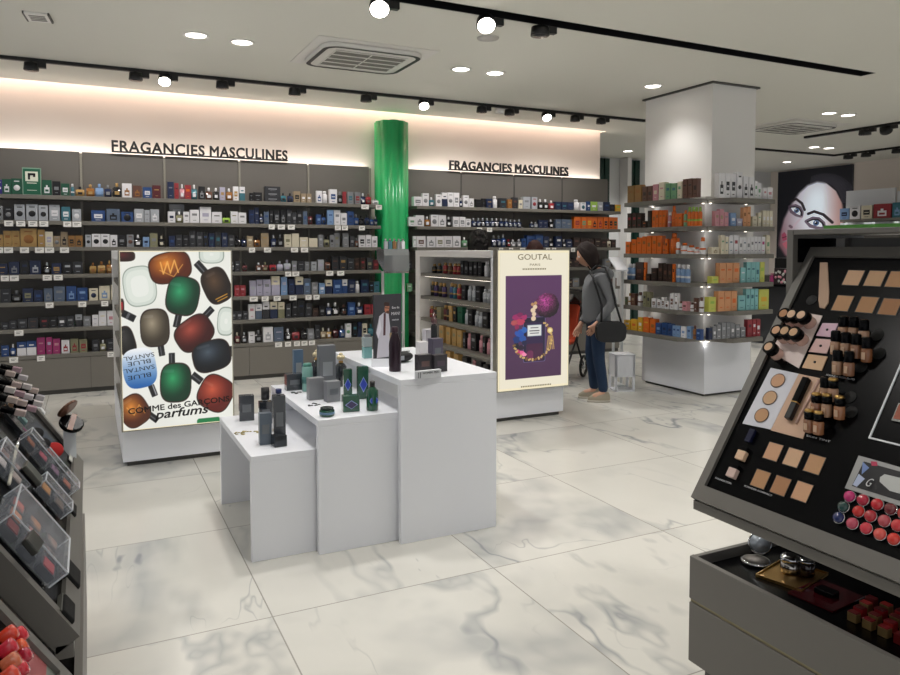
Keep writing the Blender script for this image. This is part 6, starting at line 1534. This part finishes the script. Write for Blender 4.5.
def person(label, loc, rz, H, skin, top, legs, hair, shoe, bow=.0, curly=False, arms=None, coat_hem=.80, bag=False, hairlen=.12):
    k = H / 1.62
    S = lambda x, y, z: (x * k, y * k, z * k)
    t = thing('person', label, 'person', loc, rz)
    arms = arms or {1: ((.225, .115, 1.03), (.200, -.02, .84), (.185, -.075, .765)), -1: ((-.21, .03, 1.02), (-.17, -.12, .80), (-.155, -.165, .72))}
    c = Chain()
    pel = c.add(S(0, 0, .88), .11 * k); w_ = c.add(S(0, 0, 1.03), .10 * k, pel); ch_ = c.add(S(0, .01, 1.20), .115 * k, w_)
    nb = c.add(S(0, .015, 1.33), .055 * k, ch_); nk = c.add(S(0, -.01 - bow * .3, 1.385), .048 * k, nb); hd = c.add(S(0, -.02 - bow, 1.44), .05 * k, nk)
    for sd in (1, -1):
        el, wr, hn = arms[sd]
        a = c.add(S(sd * .14, .02, 1.29), .05 * k, ch_); b_ = c.add(S(*el), .038 * k, a); d_ = c.add(S(*wr), .026 * k, b_); e = c.add(S(*hn), .026 * k, d_)
        dv = (Vector(hn) - Vector(wr)).normalized(); sdv = dv.cross(Vector((sd, 0, 0))).normalized()
        for f in range(4):
            o_ = (f - 1.5) * .018; L_ = (.060, .072, .068, .052)[f]
            b0 = Vector(hn) + dv * .018 + sdv * o_
            f1 = c.add(S(*b0), .010 * k, e); f2 = c.add(S(*(b0 + dv * L_ * .6 + Vector((-sd * .008, 0, 0)))), .0085 * k, f1); c.add(S(*(b0 + dv * L_ + Vector((-sd * .022, 0, 0)))), .007 * k, f2)
        tb = Vector(hn) + sdv * .030 - dv * .012
        f1 = c.add(S(*tb), .011 * k, e); c.add(S(*(tb + dv * .036 + sdv * .020)), .009 * k, f1)
        h1 = c.add(S(sd * .085, 0, .84), .08 * k, pel); kn = c.add(S(sd * .09, -.02 + .02 * sd, .47), .052 * k, h1); an = c.add(S(sd * .09, .03 + .03 * sd, .09), .036 * k, kn); c.add(S(sd * .10, -.10 + .03 * sd, .045), .033 * k, an)
    body = skin_mesh('body', c.V, c.E, c.R, skin, 2)
    # head: a shaped ellipsoid with brow, nose, lips and chin, merged into the same body mesh
    hm = MB(); n1, n2 = 28, 20
    hc = Vector(S(0, -.05 - bow * 1.25, 1.500)); tilt = Matrix.Rotation(bow * 5.0, 4, 'X')
    def headp(th, ph, grow=1.0):
        x = math.sin(th) * math.sin(ph); y = -math.sin(th) * math.cos(ph); z = math.cos(th)
        p = Vector((x * .072, y * .090, z * .112))
        if z < 0: p.x *= 1 - .30 * z * z; p.y *= 1 - .10 * z * z
        fr = max(0, -y)
        if fr > .6 and abs(x) < .35:
            p.y -= .020 * math.exp(-((z + .10) / .16) ** 2 - (x / .16) ** 2)           # nose
            p.y -= .007 * math.exp(-((z + .50) / .10) ** 2 - (x / .30) ** 2)           # lips
            p.y -= .006 * math.exp(-((z + .82) / .12) ** 2 - (x / .30) ** 2)           # chin
        for ex in (-.42, .42): p.y += .008 * fr * math.exp(-((z - .08) / .12) ** 2 - ((x - ex) / .2) ** 2)   # eye sockets
        return p * grow
    vs = []; fs = []
    for j in range(n2 + 1):
        for i in range(n1):
            vs.append(tuple(hc + (tilt @ headp(PI * j / n2, 2 * PI * i / n1)) * k))
    for j in range(n2):
        for i in range(n1): fs.append((j * n1 + i, j * n1 + (i + 1) % n1, (j + 1) * n1 + (i + 1) % n1, (j + 1) * n1 + i))
    hm.add(vs, fs, skin, True)
    for sd in (1, -1):
        q_ = hc + (tilt @ Vector((sd * .072, .005, -.005))) * k; hm.ball(tuple(q_), .02 * k, skin, 10, 6, (.35, .7, 1.1))
    hme = hm.mesh('head_tmp')
    bm = bmesh.new(); bm.from_mesh(body); bm.from_mesh(hme); bm.to_mesh(body); bm.free(); bpy.data.meshes.remove(hme)
    for p in body.polygons: p.use_smooth = True; p.material_index = 0
    link('body', body, t)
    for sd in (1, -1):
        q_ = hc + (tilt @ Vector((sd * .030, -.076, .010))) * k
        e = MB(); e.ball(tuple(q_), .0105 * k, mat('eye_white', '#e6e3df', .3), 10, 6); e.ball(tuple(q_ + (tilt @ Vector((0, -.006, -.002))) * k), .0058 * k, mat('eye_dark', '#1d1410', .2), 8, 6); e.build('eye', t)
    q_ = hc + (tilt @ Vector((0, -.086, -.056))) * k
    MB().ball(tuple(q_), .012 * k, mat('lips', '#8f4f49', .5), 10, 6, (1.6, .5, .45), tilt).build('mouth', t)
    # hair
    h = MB(); vs = []; fs = []; n1, n2 = 36, 18
    r_ = np.random.RandomState(int(H * 100))
    for j in range(n2 + 1):
        for i in range(n1):
            th = PI * .80 * j / n2; ph = 2 * PI * i / n1
            front = max(0, math.cos(ph))
            tt = th * (1 - .66 * front ** .8)
            p = headp(tt, ph); g = 1.20 + (.17 if curly else .04) + (.06 if curly else .10) * r_.rand()
            p = Vector((p.x * g * 1.05, p.y * g + .016, p.z * g))
            back = 1 - front
            if j > n2 * .55: p.z -= hairlen * back * (j / n2 - .55) * 1.1; p.x *= 1 + .10 * back
            vs.append(tuple(hc + (tilt @ p) * k))
    for j in range(n2):
        for i in range(n1): fs.append((j * n1 + i, j * n1 + (i + 1) % n1, (j + 1) * n1 + (i + 1) % n1, (j + 1) * n1 + i))
    h.add(vs, fs, hair, True)
    if curly:
        for i in range(70):
            a, b_ = r_.rand() * 2 * PI, r_.rand() * 1.7
            p = headp(b_, a) * 1.32; h.ball(tuple(hc + (tilt @ (p + Vector((0, .02, 0)))) * k), .030 * k, hair, 7, 5)
    ho = h.build('hair', t); so = ho.modifiers.new('thick', 'SOLIDIFY'); so.thickness = .008
    # jacket
    c = Chain()
    a0 = c.add(S(0, .0, coat_hem), (.155 * k, .150 * k)); a1 = c.add(S(0, 0, coat_hem + .03), (.160 * k, .160 * k), a0); a2 = c.add(S(0, -.01, .98), (.155 * k, .158 * k), a1); a3 = c.add(S(0, -.01, 1.16), (.165 * k, .162 * k), a2)
    a4 = c.add(S(0, .02, 1.29), (.12 * k, .105 * k), a3); c.add(S(0, .02, 1.345), (.072 * k, .07 * k), a4)
    for sd in (1, -1):
        el, wr, hn = arms[sd]
        b1 = c.add(S(sd * .150, .02, 1.275), .068 * k, a4); b2 = c.add(S(*el), .055 * k, b1); b3 = c.add(S(*(Vector(wr) * .95 + Vector(el) * .05)), .043 * k, b2); c.add(S(*(Vector(wr) * 1.03 - Vector(el) * .03)), .040 * k, b3)
    link('jacket', skin_mesh('jacket', c.V, c.E, c.R, top, 2), t)
    m = MB(); m.tube([S(.09 * math.cos(a), .03 + .075 * math.sin(a) - .01, 1.345 + .02 * math.sin(a)) for a in [2 * PI * i / 18 for i in range(18)]], .030 * k, top, 8, True); m.build('collar', t)
    if bag: MB().ball(S(0, .115, 1.31), .075 * k, top, 14, 8, (1.15, .75, .8)).build('hood', t)
    # trousers
    c = Chain(); p0_ = c.add(S(0, 0, .93), (.125 * k, .11 * k)); p1_ = c.add(S(0, 0, .86), (.13 * k, .115 * k), p0_)
    for sd in (1, -1):
        h1 = c.add(S(sd * .085, 0, .78), .095 * k, p1_); kn = c.add(S(sd * .09, -.02 + .02 * sd, .47), .068 * k, h1); k2 = c.add(S(sd * .09, .01 + .025 * sd, .28), .060 * k, kn); c.add(S(sd * .09, .03 + .03 * sd, .085), .052 * k, k2)
    link('trousers', skin_mesh('trousers', c.V, c.E, c.R, legs, 2), t)
    for sd in (1, -1):
        cx, cy = sd * .095 * k, (.0 + .03 * sd) * k
        out = []
        for i in range(20):
            a = 2 * PI * i / 20; out.append((cx + .042 * k * math.cos(a) * (1 - .12 * math.sin(a)), cy - .022 * k - .120 * k * math.sin(a)))
        s_ = MB(); s_.prism(out, 0, .022 * k, mat('shoe_sole', '#b9b2a6', .7), smooth=True)
        so_ = s_.build('shoe_sole', t)
        s_ = MB(); V = []; n = len(out)
        for (f, z) in ((.96, .022), (.98, .045), (.80, .072), (.48, .100)):
            for (x, y) in out:
                yy = cy + (y - cy) * f + (.045 * k * (1 - f) * 1.5)
                V.append((cx + (x - cx) * f, yy, z * k))
        F_ = [(j * n + i, j * n + (i + 1) % n, (j + 1) * n + (i + 1) % n, (j + 1) * n + i) for j in range(3) for i in range(n)] + [tuple(range(3 * n, 4 * n))]
        s_.add(V, F_, shoe, True); s_.build('shoe', t)
    if bag:
        BG = mat('bag_black', '#131418', .5)
        b_ = thing('shoulder_bag', 'black shoulder bag hanging at the hip of the woman in grey', 'bag', loc, rz)
        m = MB(); pr = []
        for i in range(24):
            a = 2 * PI * i / 24; cc, ss = math.cos(a), math.sin(a)
            pr.append((.085 + .150 * math.copysign(abs(cc) ** .55, cc), .735 + .105 * math.copysign(abs(ss) ** .6, ss)))
        m.prism(pr, .215, .300, BG, axis='x', smooth=True); m.build('bag', b_, bevel=.012)
        m = MB(); m.prism([(y * .98 + .002, z) for y, z in pr if z > .72], .3005, .308, BG, axis='x', smooth=True); m.build('flap', b_)
        m = MB(); m.tube([(.262, .19, .82), (.275, .13, 1.0), (.245, .085, 1.22), (.15, .05, 1.362), (.11, -.03, 1.385), (.14, -.10, 1.33), (.235, -.06, 1.18), (.275, -.01, 1.0), (.270, -.01, .82)], .011, BG, 8); m.build('strap', b_)
    return t
SKN = mat('skin', '#cf9f86', .55)
fp = on(596, 400, 2, 0)
person('woman in a grey hooded jacket and jeans looking down, black shoulder bag at her hip', (fp[0], fp[1], 0), math.radians(-116), 1.60, SKN,
       mat('grey_jacket', '#74767a', .85, bump=.5, bscale=90), mat('denim', '#1d3350', .85, bump=.4, bscale=150), mat('hair_dark_brown', '#1e0f0c', .8), mat('shoe_beige', '#a39a88', .8), bow=.055, bag=True)
hp = on(479, 245, 1, 8.1)
person('person with big curly black hair behind the open gondola, only the hair showing', (hp[0], hp[1], 0), math.radians(170), 1.745, SKN,
       mat('dark_coat', '#23242a', .85), mat('dark_trousers', '#1b1c22', .85), mat('hair_black', '#0c0808', .8), mat('shoe_black', '#15151a', .5), curly=True)
hp = on(536.5, 246, 1, 8.0)
person('person with reddish brown hair behind the purple light box, only the crown showing', (hp[0], hp[1], 0), math.radians(185), 1.635, SKN,
       mat('plum_coat', '#3a2a30', .85), mat('dark_trousers', '#1b1c22', .85), mat('hair_red_brown', '#3a1712', .7), mat('shoe_black', '#15151a', .5))
